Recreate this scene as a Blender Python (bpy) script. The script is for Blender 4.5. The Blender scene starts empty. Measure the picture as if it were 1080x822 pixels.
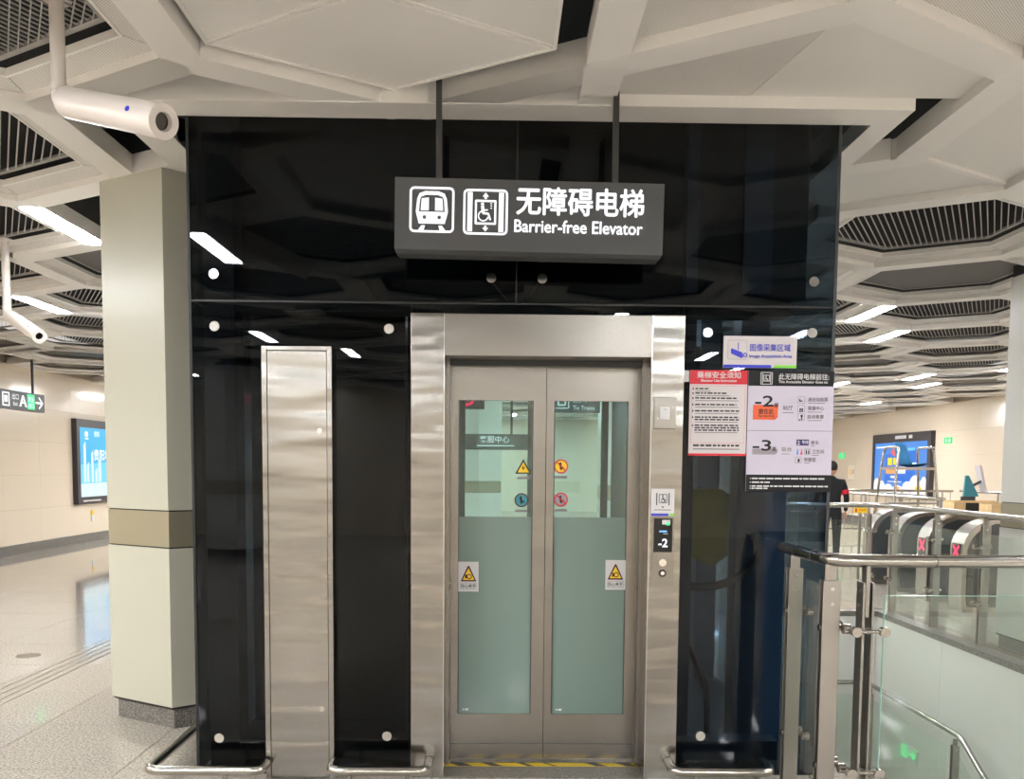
import bpy, math, random
from mathutils import Vector, Matrix
random.seed(7)
SC = bpy.context.scene
COL = SC.collection

# ------------------------------------------------------------------ camera
CAM_Z = 1.565
yaw, pitch, roll = 0.0147826, 0.0703941, 0.0082452
fw = Vector((math.sin(yaw)*math.cos(pitch), math.cos(yaw)*math.cos(pitch), -math.sin(pitch)))
rt0 = Vector((math.cos(yaw), -math.sin(yaw), 0))
up0 = rt0.cross(fw)
rt = rt0*math.cos(roll) + up0*math.sin(roll)
upv = -rt0*math.sin(roll) + up0*math.cos(roll)
cd = bpy.data.cameras.new('camera'); cam = bpy.data.objects.new('camera', cd); COL.objects.link(cam)
cd.sensor_width = 36; cd.lens = 908.5/1080*36; cd.shift_y = (557.4-411)/1080
cd.clip_start = 0.05
cam.matrix_world = Matrix(((rt.x, upv.x, -fw.x, 0), (rt.y, upv.y, -fw.y, 0), (rt.z, upv.z, -fw.z, CAM_Z), (0, 0, 0, 1)))
SC.camera = cam

# ------------------------------------------------------------------ world, exposure
w = bpy.data.worlds.new('world'); SC.world = w; w.use_nodes = True
w.node_tree.nodes['Background'].inputs[0].default_value = (1, .96, .9, 1)
w.node_tree.nodes['Background'].inputs[1].default_value = 0.3
LAMP = 66.0
SC.view_settings.view_transform = 'Standard'; SC.view_settings.look = 'None'
SC.view_settings.exposure = 1.2; SC.view_settings.gamma = 1.0
SC.view_settings.use_curve_mapping = False
SC.cycles.max_bounces = 10; SC.cycles.transparent_max_bounces = 24
SC.cycles.caustics_reflective = False; SC.cycles.caustics_refractive = False
SC.cycles.sample_clamp_indirect = 6

# ------------------------------------------------------------------ materials
def srgb(r, g, b):
    f = lambda c: (c/255/12.92) if c <= 10 else ((c/255+.055)/1.055)**2.4
    return (f(r), f(g), f(b), 1)
MATS = {}
def mat(name, col, rough=.5, metal=0, spec=.5, noise=None, bump=None, emit=None, estr=1, coat=0):
    m = bpy.data.materials.new(name); m.use_nodes = True; MATS[name] = m
    nt = m.node_tree; N = nt.nodes; L = nt.links; p = N['Principled BSDF']
    p.inputs['Base Color'].default_value = col; p.inputs['Roughness'].default_value = rough
    p.inputs['Metallic'].default_value = metal; p.inputs['Specular IOR Level'].default_value = spec
    p.inputs['Coat Weight'].default_value = coat
    if emit: p.inputs['Emission Color'].default_value = emit; p.inputs['Emission Strength'].default_value = estr
    tc = N.new('ShaderNodeTexCoord')
    if noise:                                   # (scale, amount, detail[, stretch])
        n = N.new('ShaderNodeTexNoise'); n.inputs['Scale'].default_value = noise[0]; n.inputs['Detail'].default_value = noise[2]
        mp = N.new('ShaderNodeMapping'); mp.inputs['Scale'].default_value = noise[3] if len(noise) > 3 else (1, 1, 1)
        L.new(tc.outputs['Object'], mp.inputs[0]); L.new(mp.outputs[0], n.inputs['Vector'])
        cr = N.new('ShaderNodeValToRGB'); a = noise[1]
        cr.color_ramp.elements[0].position = .35; cr.color_ramp.elements[1].position = .65
        cr.color_ramp.elements[0].color = tuple(c*(1-a) for c in col[:3])+(1,)
        cr.color_ramp.elements[1].color = tuple(min(1, c*(1+a)) for c in col[:3])+(1,)
        L.new(n.outputs['Fac'], cr.inputs[0]); L.new(cr.outputs[0], p.inputs['Base Color'])
    if bump:                                    # (scale, strength, distance, stretch)
        n = N.new('ShaderNodeTexNoise'); n.inputs['Scale'].default_value = bump[0]; n.inputs['Detail'].default_value = 1.5
        mp = N.new('ShaderNodeMapping'); mp.inputs['Scale'].default_value = bump[3]
        L.new(tc.outputs['Object'], mp.inputs[0]); L.new(mp.outputs[0], n.inputs['Vector'])
        b = N.new('ShaderNodeBump'); b.inputs['Strength'].default_value = bump[1]; b.inputs['Distance'].default_value = bump[2]
        L.new(n.outputs['Fac'], b.inputs['Height']); L.new(b.outputs[0], p.inputs['Normal'])
    return m

def glass(name, tint, f0=.045, rough=0.0):
    m = bpy.data.materials.new(name); m.use_nodes = True; MATS[name] = m
    nt = m.node_tree; N = nt.nodes; L = nt.links
    N.remove(N['Principled BSDF']); out = N['Material Output']
    t = N.new('ShaderNodeBsdfTransparent'); t.inputs[0].default_value = tint
    g = N.new('ShaderNodeBsdfGlossy'); g.inputs['Roughness'].default_value = rough; g.inputs[0].default_value = (1, 1, 1, 1)
    lw = N.new('ShaderNodeLayerWeight')
    pw = N.new('ShaderNodeMath'); pw.operation = 'POWER'; pw.inputs[1].default_value = 5
    ma = N.new('ShaderNodeMath'); ma.operation = 'MULTIPLY_ADD'; ma.inputs[1].default_value = 1-f0; ma.inputs[2].default_value = f0
    mx = N.new('ShaderNodeMixShader')
    L.new(lw.outputs['Facing'], pw.inputs[0]); L.new(pw.outputs[0], ma.inputs[0]); L.new(ma.outputs[0], mx.inputs[0])
    L.new(t.outputs[0], mx.inputs[1]); L.new(g.outputs[0], mx.inputs[2]); L.new(mx.outputs[0], out.inputs[0])
    return m

def granite(name, c1, c2, scale, rough, joints=None, c3=None):
    m = mat(name, c1, rough); nt = m.node_tree; N = nt.nodes; L = nt.links; p = N['Principled BSDF']
    tc = [n for n in N if n.type == 'TEX_COORD'][0]
    v = N.new('ShaderNodeTexNoise'); v.inputs['Scale'].default_value = scale; v.inputs['Detail'].default_value = 3; v.inputs['Roughness'].default_value = .75
    geo = N.new('ShaderNodeNewGeometry')
    L.new(geo.outputs['Position'], v.inputs['Vector'])
    cr = N.new('ShaderNodeValToRGB'); e = cr.color_ramp.elements
    e[0].position = .36; e[0].color = c2; e[1].position = .58; e[1].color = c1
    if c3: k = e.new(.7); k.color = c3
    L.new(v.outputs['Fac'], cr.inputs[0])
    last = cr.outputs[0]
    if joints:
        b = N.new('ShaderNodeTexBrick'); b.offset = 0; b.inputs['Scale'].default_value = 1
        b.inputs['Brick Width'].default_value = joints[0]; b.inputs['Row Height'].default_value = joints[1]; b.inputs['Mortar Size'].default_value = .003
        L.new(geo.outputs['Position'], b.inputs['Vector'])
        mx = N.new('ShaderNodeMix'); mx.data_type = 'RGBA'; L.new(b.outputs['Fac'], mx.inputs['Factor'])
        L.new(last, mx.inputs[6]); mx.inputs[7].default_value = srgb(90, 80, 72); last = mx.outputs[2]
    L.new(last, p.inputs['Base Color'])
    return m

def perforated(name, col, pitch=.011, hole=.30):
    m = mat(name, col, .45); nt = m.node_tree; N = nt.nodes; L = nt.links; p = N['Principled BSDF']
    geo = N.new('ShaderNodeNewGeometry')
    mp = N.new('ShaderNodeMapping'); mp.inputs['Rotation'].default_value = (0, 0, math.radians(45)); mp.inputs['Scale'].default_value = (1/pitch,)*3
    L.new(geo.outputs['Position'], mp.inputs[0])
    fr = N.new('ShaderNodeVectorMath'); fr.operation = 'FRACTION'; L.new(mp.outputs[0], fr.inputs[0])
    sb = N.new('ShaderNodeVectorMath'); sb.operation = 'SUBTRACT'; sb.inputs[1].default_value = (.5, .5, .5); L.new(fr.outputs[0], sb.inputs[0])
    ml = N.new('ShaderNodeVectorMath'); ml.operation = 'MULTIPLY'; ml.inputs[1].default_value = (1, 1, 0); L.new(sb.outputs[0], ml.inputs[0])
    ln = N.new('ShaderNodeVectorMath'); ln.operation = 'LENGTH'; L.new(ml.outputs[0], ln.inputs[0])
    lt = N.new('ShaderNodeMath'); lt.operation = 'LESS_THAN'; lt.inputs[1].default_value = hole; L.new(ln.outputs['Value'], lt.inputs[0])
    mx = N.new('ShaderNodeMix'); mx.data_type = 'RGBA'; L.new(lt.outputs[0], mx.inputs['Factor'])
    mx.inputs[6].default_value = col; mx.inputs[7].default_value = tuple(c*.5 for c in col[:3])+(1,)
    L.new(mx.outputs[2], p.inputs['Base Color'])
    return m

mat('ceil_white', srgb(232, 229, 225), .42)
mat('ceil_panel', srgb(226, 223, 219), .5)
perforated('ceil_perf', srgb(222, 218, 213), .009)
mat('plenum', srgb(38, 38, 38), .9)
mat('grille', srgb(70, 68, 66), .5)
mat('grille_wire', srgb(172, 169, 165), .4, .3)
mat('grille_frame', srgb(150, 147, 142), .45)
mat('black_gap', srgb(18, 17, 16), .8)
mat('lamp', (1, 1, 1, 1), .5, emit=(.955, .985, 1, 1), estr=LAMP)
mat('column_cream', srgb(180, 178, 163), .28)
mat('column_white', srgb(208, 206, 200), .28)
mat('bronze', srgb(158, 151, 130), .35, .5)
granite('granite_dark', srgb(128, 124, 118), srgb(48, 46, 44), 130, .35, c3=srgb(176, 172, 164))
granite('floor_stone', srgb(190, 181, 170), srgb(132, 122, 110), 75, .055, c3=srgb(208, 200, 190))
granite('floor_joints', srgb(190, 181, 170), srgb(132, 122, 110), 75, .055, joints=(.8, .77), c3=srgb(208, 200, 190))
granite('threshold', srgb(120, 112, 104), srgb(58, 54, 50), 150, .3, c3=srgb(168, 160, 150))
mat('joint', srgb(40, 36, 32), .8)
mat('wall_tile', srgb(224, 208, 187), .16)
mat('wall_back', srgb(186, 172, 152), .6)
mat('wall_plain', srgb(224, 212, 194), .3)
mat('stair_white', srgb(222, 222, 216), .2)
mat('steel', (.335, .318, .295, 1), .2, 1, bump=(1.0, 1.0, .012, (1.6, 1.6, 7.0)))
mat('steel_flat', (.285, .265, .24, 1), .27, 1, bump=(1.0, .6, .006, (1.5, 1.5, 5.0)))
mat('steel_pipe', (.46, .435, .40, 1), .2, 1)
mat('steel_post', (.38, .355, .325, 1), .36, 1)
mat('steel_dark', srgb(70, 72, 74), .4, .6)
mat('chrome', (.8, .78, .75, 1), .12, 1)
glass('glass_dark', (.40, .44, .475, 1), .02)
glass('glass_blue', (.72, .82, .88, 1), .045)
glass('glass_clear', (.93, .965, .945, 1), .04)
glass('glass_door', (.64, .79, .78, 1), .055)
mat('glass_edge', srgb(150, 190, 175), .1)
mat('film', srgb(116, 136, 129), .12, 0, .5)
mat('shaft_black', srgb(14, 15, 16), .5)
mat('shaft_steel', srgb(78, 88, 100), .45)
mat('shaft_blue', srgb(92, 116, 146), .5)
mat('cable_black', srgb(16, 16, 17), .5)
mat('yellow_board', srgb(190, 168, 40), .5, noise=(6, .25, 2))
mat('sign_grey', srgb(70, 71, 72), .4)
mat('sign_dark', srgb(48, 48, 48), .4)
mat('glow_white', (.3, .3, .3, 1), .5, emit=(.93, .96, 1, 1), estr=.52)
mat('white', srgb(208, 206, 208), .35)
mat('white_gloss', srgb(202, 195, 197), .3)
mat('lilac_white', srgb(196, 189, 206), .3)
mat('black', srgb(16, 16, 18), .4)
mat('board_black', srgb(22, 21, 25), .35, 0, .25)
mat('ink', srgb(24, 21, 24), .5)
mat('ink_grey', srgb(120, 112, 118), .5)
mat('red', srgb(204, 16, 42), .35)
mat('blue', srgb(38, 48, 190), .35)
mat('green', srgb(120, 205, 60), .35)
mat('orange', srgb(222, 92, 44), .35)
mat('grey_tag', srgb(150, 142, 150), .35)
mat('navy', srgb(48, 42, 110), .35)
mat('pink', srgb(226, 90, 120), .35)
mat('skyblue', srgb(70, 150, 220), .35)
mat('yellow', srgb(240, 196, 30), .4)
mat('tape_yellow', srgb(232, 198, 30), .4)
mat('warn_dark', srgb(70, 20, 22), .4)
mat('screen_black', srgb(12, 12, 14), .15)
mat('led_white', (.2, .2, .2, 1), .5, emit=(.85, .92, 1, 1), estr=.55)
mat('led_blue', (0, 0, 0, 1), .5, emit=(.15, .35, 1, 1), estr=1.0)
mat('led_red', (0, 0, 0, 1), .5, emit=(1, .02, .08, 1), estr=1.6)
mat('led_green', (0, 0, 0, 1), .5, emit=(.05, .85, .25, 1), estr=.8)
mat('exit_green', srgb(20, 120, 60), .4, emit=(.02, .55, .15, 1), estr=.8)
mat('ad_blue', (0, 0, 0, 1), .3, emit=srgb(34, 178, 244), estr=.49)
mat('ad_pale', (0, 0, 0, 1), .3, emit=srgb(214, 240, 250), estr=.49)
mat('ad_mid', (0, 0, 0, 1), .3, emit=srgb(110, 208, 248), estr=.49)
mat('ad_white', (0, 0, 0, 1), .3, emit=(1, 1, 1, 1), estr=.5)
mat('ad_royal', (0, 0, 0, 1), .3, emit=srgb(72, 140, 226), estr=.49)
mat('ad_deep', (0, 0, 0, 1), .3, emit=srgb(12, 110, 216), estr=.49)
mat('ad_yellow', (0, 0, 0, 1), .3, emit=srgb(248, 226, 20), estr=.49)
mat('ad_orange', (0, 0, 0, 1), .3, emit=srgb(252, 170, 90), estr=.49)
mat('ad_red', (0, 0, 0, 1), .3, emit=srgb(244, 90, 84), estr=.49)
mat('frame_dark', srgb(52, 48, 52), .35)
mat('cctv_white', srgb(202, 193, 186), .35)
mat('lens', srgb(30, 26, 26), .08)
mat('wood', srgb(216, 182, 132), .5, noise=(8, .12, 3, (1, 6, 1)))
mat('teal', srgb(52, 132, 146), .45)
mat('chair_blue', srgb(60, 140, 200), .25)
mat('cloth_black', srgb(26, 26, 30), .85)
mat('skin', srgb(206, 160, 136), .55)
mat('hair', srgb(18, 16, 16), .6)
mat('gate_dark', srgb(72, 76, 76), .15)
mat('tactile', srgb(150, 138, 122), .3)
mat('rubber', srgb(28, 28, 28), .7)

# ------------------------------------------------------------------ mesh builder
_tc = {}
def text_geo(body, size, off):
    k = (body, size, off)
    if k not in _tc:
        cu = bpy.data.curves.new('t', 'FONT'); cu.body = body; cu.size = size; cu.offset = off*size; cu.resolution_u = 3
        o = bpy.data.objects.new('t', cu); COL.objects.link(o)
        bpy.context.view_layer.update()
        me = bpy.data.meshes.new_from_object(o.evaluated_get(bpy.context.evaluated_depsgraph_get()))
        _tc[k] = ([v.co.copy() for v in me.vertices], [tuple(p.vertices) for p in me.polygons])
        bpy.data.objects.remove(o); bpy.data.curves.remove(cu); bpy.data.meshes.remove(me)
    return _tc[k]

class MB:
    def __init__(s, M=None): s.V = []; s.F = []; s.M = M
    def add(s, vs, fs):
        n = len(s.V)
        s.V += [(s.M @ Vector(v)) if s.M else Vector(v) for v in vs]
        s.F += [tuple(i+n for i in f) for f in fs]; return s
    def box(s, x0, x1, y0, y1, z0, z1):
        return s.add([(x0, y0, z0), (x1, y0, z0), (x1, y1, z0), (x0, y1, z0), (x0, y0, z1), (x1, y0, z1), (x1, y1, z1), (x0, y1, z1)],
                     [(3, 2, 1, 0), (4, 5, 6, 7), (0, 1, 5, 4), (1, 2, 6, 5), (2, 3, 7, 6), (3, 0, 4, 7)])
    def prism(s, poly, a, b, axis='z'):          # poly: 2D points; extruded from a to b along axis
        n = len(poly)
        f = {'z': lambda p, t: (p[0], p[1], t), 'y': lambda p, t: (p[0], t, p[1]), 'x': lambda p, t: (t, p[0], p[1])}[axis]
        vs = [f(p, a) for p in poly]+[f(p, b) for p in poly]
        return s.add(vs, [tuple(range(n))[::-1], tuple(range(n, 2*n))]+[(i, (i+1) % n, n+(i+1) % n, n+i) for i in range(n)])
    def ring(s, outer, inner, z0, z1, zi0=None):  # flat polygon ring with thickness
        n = len(outer); zi0 = z0 if zi0 is None else zi0; d = z1-z0
        vs = [(p[0], p[1], z0) for p in outer]+[(p[0], p[1], zi0) for p in inner]+[(p[0], p[1], z0+d) for p in outer]+[(p[0], p[1], zi0+d) for p in inner]
        fs = []
        for i in range(n):
            j = (i+1) % n
            fs += [(i, n+i, n+j, j), (2*n+i, 2*n+j, 3*n+j, 3*n+i), (i, j, 2*n+j, 2*n+i), (n+j, n+i, 3*n+i, 3*n+j)]
        return s.add(vs, fs)
    def cyl(s, a, b, r, n=16, r2=None):
        a = Vector(a); b = Vector(b); d = (b-a).normalized(); r2 = r if r2 is None else r2
        u = d.orthogonal().normalized(); v = d.cross(u)
        vs = []
        for c, q in ((a, r), (b, r2)):
            for i in range(n):
                t = 2*math.pi*i/n; vs.append(c+u*math.cos(t)*q+v*math.sin(t)*q)
        return s.add(vs, [tuple(range(n))[::-1], tuple(range(n, 2*n))]+[(i, (i+1) % n, n+(i+1) % n, n+i) for i in range(n)])
    def tube(s, pts, r, n=12, fillet=0, seg=6):
        P = [Vector(p) for p in pts]
        if fillet:
            Q = [P[0]]
            for i in range(1, len(P)-1):
                a, b, c = P[i-1], P[i], P[i+1]
                f = min(fillet, (a-b).length*.49, (c-b).length*.49)
                p0 = b+(a-b).normalized()*f; p1 = b+(c-b).normalized()*f
                for k in range(seg+1):
                    t = k/seg; Q.append(p0*(1-t)**2+b*2*t*(1-t)+p1*t*t)
            P = Q+[P[-1]]
        vs = []; u = None
        for i, p in enumerate(P):
            d = (P[min(i+1, len(P)-1)]-P[max(i-1, 0)]).normalized()
            if u is None: u = d.orthogonal().normalized()
            u = (u-d*u.dot(d)).normalized(); v = d.cross(u)
            for k in range(n):
                t = 2*math.pi*k/n; vs.append(p+u*math.cos(t)*r+v*math.sin(t)*r)
        m = len(P); fs = [tuple(range(n))[::-1], tuple(range((m-1)*n, m*n))]
        for i in range(m-1):
            for k in range(n):
                fs.append((i*n+k, i*n+(k+1) % n, (i+1)*n+(k+1) % n, (i+1)*n+k))
        return s.add(vs, fs)
    def text(s, body, o, size, r=(1, 0, 0), u=(0, 0, 1), off=.012, align='L', sx=1.0, width=None):
        vs, fs = text_geo(body, size, off)
        if not vs: return s
        x0 = min(v.x for v in vs); x1 = max(v.x for v in vs)
        if width: sx = width/(x1-x0)
        dx = {'L': x0, 'C': (x0+x1)/2, 'R': x1}[align]
        o = Vector(o); r = Vector(r); u = Vector(u)
        return s.add([o+r*((v.x-dx)*sx)+u*v.y for v in vs], fs)
    def bold(s, body, o, size, e, **k):
        for q, (dx, dz) in enumerate(((-e, 0), (e, 0), (0, -e), (0, e), (0, 0))): s.text(body, (o[0]+dx, o[1]-q*.00015, o[2]+dz), size, off=0, **k)
        return s
    def rect(s, x0, x1, z0, z1, y):              # flat print facing -y
        return s.add([(x0, y, z0), (x1, y, z0), (x1, y, z1), (x0, y, z1)], [(0, 1, 2, 3)])
    def poly(s, pts, y): return s.add([(p[0], y, p[1]) for p in pts], [tuple(range(len(pts)))])
    def rring(s, x0, x1, z0, z1, t, r, y):       # rounded outline
        def loop(x0, x1, z0, z1, r):
            out = []
            for cx, cz, a in ((x1-r, z1-r, 0), (x0+r, z1-r, 90), (x0+r, z0+r, 180), (x1-r, z0+r, 270)):
                for k in range(5):
                    q = math.radians(a+22.5*k); out.append((cx+r*math.cos(q), cz+r*math.sin(q)))
            return out
        A = loop(x0, x1, z0, z1, r); B = loop(x0+t, x1-t, z0+t, z1-t, max(r-t, .0005)); n = len(A)
        return s.add([(p[0], y, p[1]) for p in A+B], [(i, (i+1) % n, n+(i+1) % n, n+i) for i in range(n)])
    def disc(s, cx, cz, r, y, n=24, r0=0, a0=0, a1=360):
        full = (a1-a0) >= 360
        k = n if full else n+1
        A = [(cx+r*math.cos(math.radians(a0+(a1-a0)*i/n)), y, cz+r*math.sin(math.radians(a0+(a1-a0)*i/n))) for i in range(k)]
        if r0:
            Bv = [(cx+r0*math.cos(math.radians(a0+(a1-a0)*i/n)), y, cz+r0*math.sin(math.radians(a0+(a1-a0)*i/n))) for i in range(k)]
            return s.add(A+Bv, [(i, (i+1) % k, k+(i+1) % k, k+i) for i in range(k if full else k-1)])
        return s.add(A, [tuple(range(k))])
    def line(s, a, b, t, y):
        a = Vector((a[0], 0, a[1])); b = Vector((b[0], 0, b[1])); d = (b-a).normalized(); n = Vector((-d.z, 0, d.x))*t/2
        return s.add([(p.x, y, p.z) for p in (a+n, a-n, b-n, b+n)], [(0, 1, 2, 3)])
    def mesh(s, name, m, off=Vector()):
        me = bpy.data.meshes.new(name); me.from_pydata([v-off for v in s.V], [], s.F); me.validate()
        me.materials.append(MATS[m])
        return me

OFF = {}
def thing(name, label, cat, loc=(0, 0, 0), group=None, kind=None):
    o = bpy.data.objects.new(name, None); COL.objects.link(o); o.location = loc; o.empty_display_size = .1
    o['label'] = label; o['category'] = cat
    if group: o['group'] = group
    OFF[o] = Vector(loc); return o
def obj(name, mb, m, parent=None, smooth=False, bevel=0, label=None, cat=None, group=None, kind=None, loc=None):
    off = OFF[parent] if parent else Vector(loc or (0, 0, 0))
    me = mb.mesh(name, m, off); o = bpy.data.objects.new(name, me); COL.objects.link(o)
    if parent: o.parent = parent; OFF[o] = off
    else: o.location = off; OFF[o] = off
    if smooth:
        for p in me.polygons: p.use_smooth = True
        me.set_sharp_from_angle(angle=math.radians(40))
    if bevel:
        b = o.modifiers.new('bevel', 'BEVEL'); b.width = bevel; b.segments = 2; b.limit_method = 'ANGLE'
    if parent and not kind and ('print' in name or 'title' in name or 'band' == name[-4:] and 'black' in name or 'dot' in name): kind = 'stuff'
    for k, v in (('label', label), ('category', cat), ('group', group), ('kind', kind)):
        if v: o[k] = v
    return o
def inst(name, me, parent, loc, rot=0):
    o = bpy.data.objects.new(name, me); COL.objects.link(o); o.parent = parent
    o.location = Vector(loc)-(OFF[parent] if parent else Vector()); o.rotation_euler = (0, 0, rot)
    OFF[o] = Vector(loc); return o
def copy_tree(o, loc=None, parent=None, **props):
    c = o.copy(); COL.objects.link(c)
    if parent: c.parent = parent
    if loc is not None: c.location = loc
    for k, v in props.items(): c[k] = v
    for ch in o.children: copy_tree(ch, None, c)
    return c
R30 = math.sqrt(3)/2
def hexagon(cx, cy, R, a0=30): return [(cx+R*math.cos(math.radians(a0+60*i)), cy+R*math.sin(math.radians(a0+60*i))) for i in range(6)]

# ================================================================== SETTING
XL, XR, YB, YF = -8.35, 11.15, -11.0, 31.0
ZC = 3.24
SX0, SX1, SY0, SY1 = -1.52, 1.65, 4.285, 6.5       # elevator shaft footprint
HX0, HX1, HY0, HY1 = 1.78, 4.2, 3.70, 9.4          # stairwell opening
TX0, TX1, TY0, TY1 = -1.93-.8*8, -1.93+.8*4, 5.13-.77*3, 5.13+.77*12

mb = MB()
for x0, x1, y0, y1, zt in ((TX0, TX1, TY0, TY1, -.006), (XL, TX1, YB, TY0, 0), (XL, TX1, TY1, YF, 0), (XL, TX0, TY0, TY1, 0),
                           (TX1, XR, YB, HY0, 0), (TX1, HX0, HY0, TY1, 0), (HX1, XR, HY0, TY1, 0), (HX0, HX1, HY1, TY1, 0), (TX1, XR, TY1, YF, 0)):
    mb.box(x0, x1, y0, y1, -.25, zt)
floor = obj('floor', mb, 'floor_joints', kind='structure', label='polished grey beige granite floor of the station hall')
floor.data.materials.append(MATS['joint'])
for p in floor.data.polygons:
    if abs(p.center.z+.006) < 1e-4: p.material_index = 1
tb = MB().box(0, .795, 0, .765, -.006, 0)
tile_me = tb.mesh('floor_tile', 'floor_stone')
for i in range(12):
    for j in range(15):
        x = TX0+.8*i; y = TY0+.77*j
        if SX0 < x+.1 and SY0+.1 < y and y+.7 < SY1: continue
        inst('floor_tile', tile_me, floor, (x+.0025, y+.0025, 0))
#
# tactile guide strip let into the floor: raised ridges
rb = MB()
for k in range(4): rb.box(-3.47+.075*k, -3.45+.075*k, 3.0, 12.5, 0, .004)
obj('tactile_ridges', rb, 'tactile', floor)
mk = obj('floor_marker', MB().cyl((-3.83, 6.99, 0), (-3.83, 6.99, .004), .09, 24), 'steel_pipe', label='small round metal disc marker set in the floor near the column', cat='floor marker', smooth=True)

# walls
def tiled_wall(name, x, side, y0, y1, label):
    wb = MB()
    if side > 0: wb.box(x-.2, x-.02, YB, YF, 0, ZC+.6)
    else: wb.box(x+.02, x+.2, YB, YF, 0, ZC+.6)
    wl = obj(name, wb, 'wall_back', kind='structure', label=label)
    xa, xb = (x-.02, x) if side > 0 else (x, x+.02)
    me = MB().box(xa-x, xb-x, .0015, 1.1985, .0015, .5985).mesh('wall_panel', 'wall_tile')
    n = int((y1-y0)/1.2)
    for j in range(n):
        for k in range(5):
            inst('wall_panel', me, wl, (x, y0+1.2*j, .16+.6*k))
    rest = MB().box(xa, xb, YB, y0, .16, ZC+.02).box(xa, xb, y0+1.2*n, YF, .16, ZC+.02).box(xa, xb, y0, y0+1.2*n, 3.16, ZC+.02)
    obj('wall_cladding', rest, 'wall_tile', wl)
    return wl
wall_left = tiled_wall('wall_left', XL, 1, 12.2, 24.2, 'beige glossy tiled wall behind the left advertisement')
wall_right = tiled_wall('wall_right', XR, -1, 17.6, 30.8, 'beige tiled wall with the blue poster on the right')
obj('baseboard_left', MB().box(XL, XL+.03, YB, YF, 0, .16), 'granite_dark', kind='structure', label='dark granite baseboard along the left wall')
obj('baseboard_right', MB().box(XR-.03, XR, YB, YF, 0, .16), 'granite_dark', kind='structure', label='dark granite baseboard along the right wall')
obj('wall_back', MB().box(XL-.2, XR+.2, YF, YF+.2, 0, ZC+.6), 'wall_plain', kind='structure', label='far beige end wall of the hall')
obj('wall_front', MB().box(XL-.2, XR+.2, YB-.2, YB, 0, ZC+.6), 'wall_plain', kind='structure', label='beige wall behind the viewer')

# ------------------------------------------------------------------ ceiling: honeycomb of white beams
L = 1.02; BW = .17; BH = .11
C0 = (-.45, 3.24)
ceiling = obj('ceiling', MB().box(XL-.2, XR+.2, YB-.2, YF+.2, 4.05, 4.2), 'plenum', kind='structure', label='dark void above the white honeycomb ceiling')
a = BW/2/math.sqrt(3)
beam_poly = [(0, 0), (a, -BW/2), (L-a, -BW/2), (L, 0), (L-a, BW/2), (a, BW/2)]
beam_me = MB().prism(beam_poly, 0, BH).mesh('beam', 'ceil_white')
def in_shaft(x, y, m=.16): return SX0-m < x < SX1+m and SY0-m < y < SY1+m
edges = {}; cells = []
for j in range(-9, 19):
    for i in range(-14, 14):
        cx = C0[0]+L*math.sqrt(3)*(i+j/2); cy = C0[1]+1.5*L*j
        if not (XL+.3 < cx < XR-.3 and YB+.4 < cy < YF-.6): continue
        cells.append((i, j, cx, cy))
        P = hexagon(cx, cy, L)
        for k in range(6):
            p, q = P[k], P[(k+1) % 6]
            key = (round((p[0]+q[0])/2, 2), round((p[1]+q[1])/2, 2))
            edges.setdefault(key, (p, q))
skip_edge = [(.875, 4.005), (1.759, 4.005), (-1.76, 4.005-10)]
def has_light(j, m):
    s_ = m+j
    if (j, m) in ((4, 5), (9, 10), (-1, -2)): return True
    if (j, m) == (2, 3): return False
    x_ = abs(C0[0]+L*R30*m)
    if j < -2 and s_ % 6 == 1 and x_ < .40*(8.57-C0[1]-1.5*L*j): return False
    if j < 2: return s_ % 6 in (5, 1) and (j < -2 or x_ > 3.3) and not (j < -2 and x_ < 1.2 and j > -5)  # includes extra out-of-view lamp rows, added to brighten the ceiling near the shaft
    if s_ % 6 != 5: return False
    if s_ == -1: return j in (2, 4, 7, 9, 11, 14, 16)
    if s_ in (11, 17) and j < 8: return j in (5, 7)
    return True
light_spots = []; far_beams = MB(); nb = 0
for (mx, my), (p, q) in sorted(edges.items(), key=lambda e: abs(e[0][1]-4)+abs(e[0][0])*.5):
    if in_shaft(mx, my): continue
    if any(abs(mx-s[0]) < .06 and abs(my-s[1]) < .06 for s in skip_edge): continue
    if abs(p[0]-q[0]) < .01:                              # a depth-running edge may carry a lamp
        jj = round((my-C0[1])/(1.5*L)); mm = round((mx-C0[0])/(L*R30))
        if has_light(jj, mm) and XL+1.1 < mx < XR-1.1:
            light_spots.append((mx, my, jj, mm)); continue
    vis = my > 2.2 and my < 22 and abs(mx) < .75*my+.8
    ang = math.atan2(q[1]-p[1], q[0]-p[0])
    if vis and nb < 290:
        nb += 1; inst('beam', beam_me, ceiling, (p[0], p[1], ZC), ang)
    else:
        far_beams.M = Matrix.Translation((p[0], p[1], ZC)) @ Matrix.Rotation(ang, 4, 'Z'); far_beams.prism(beam_poly, 0, BH)
far_beams.M = None
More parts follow.
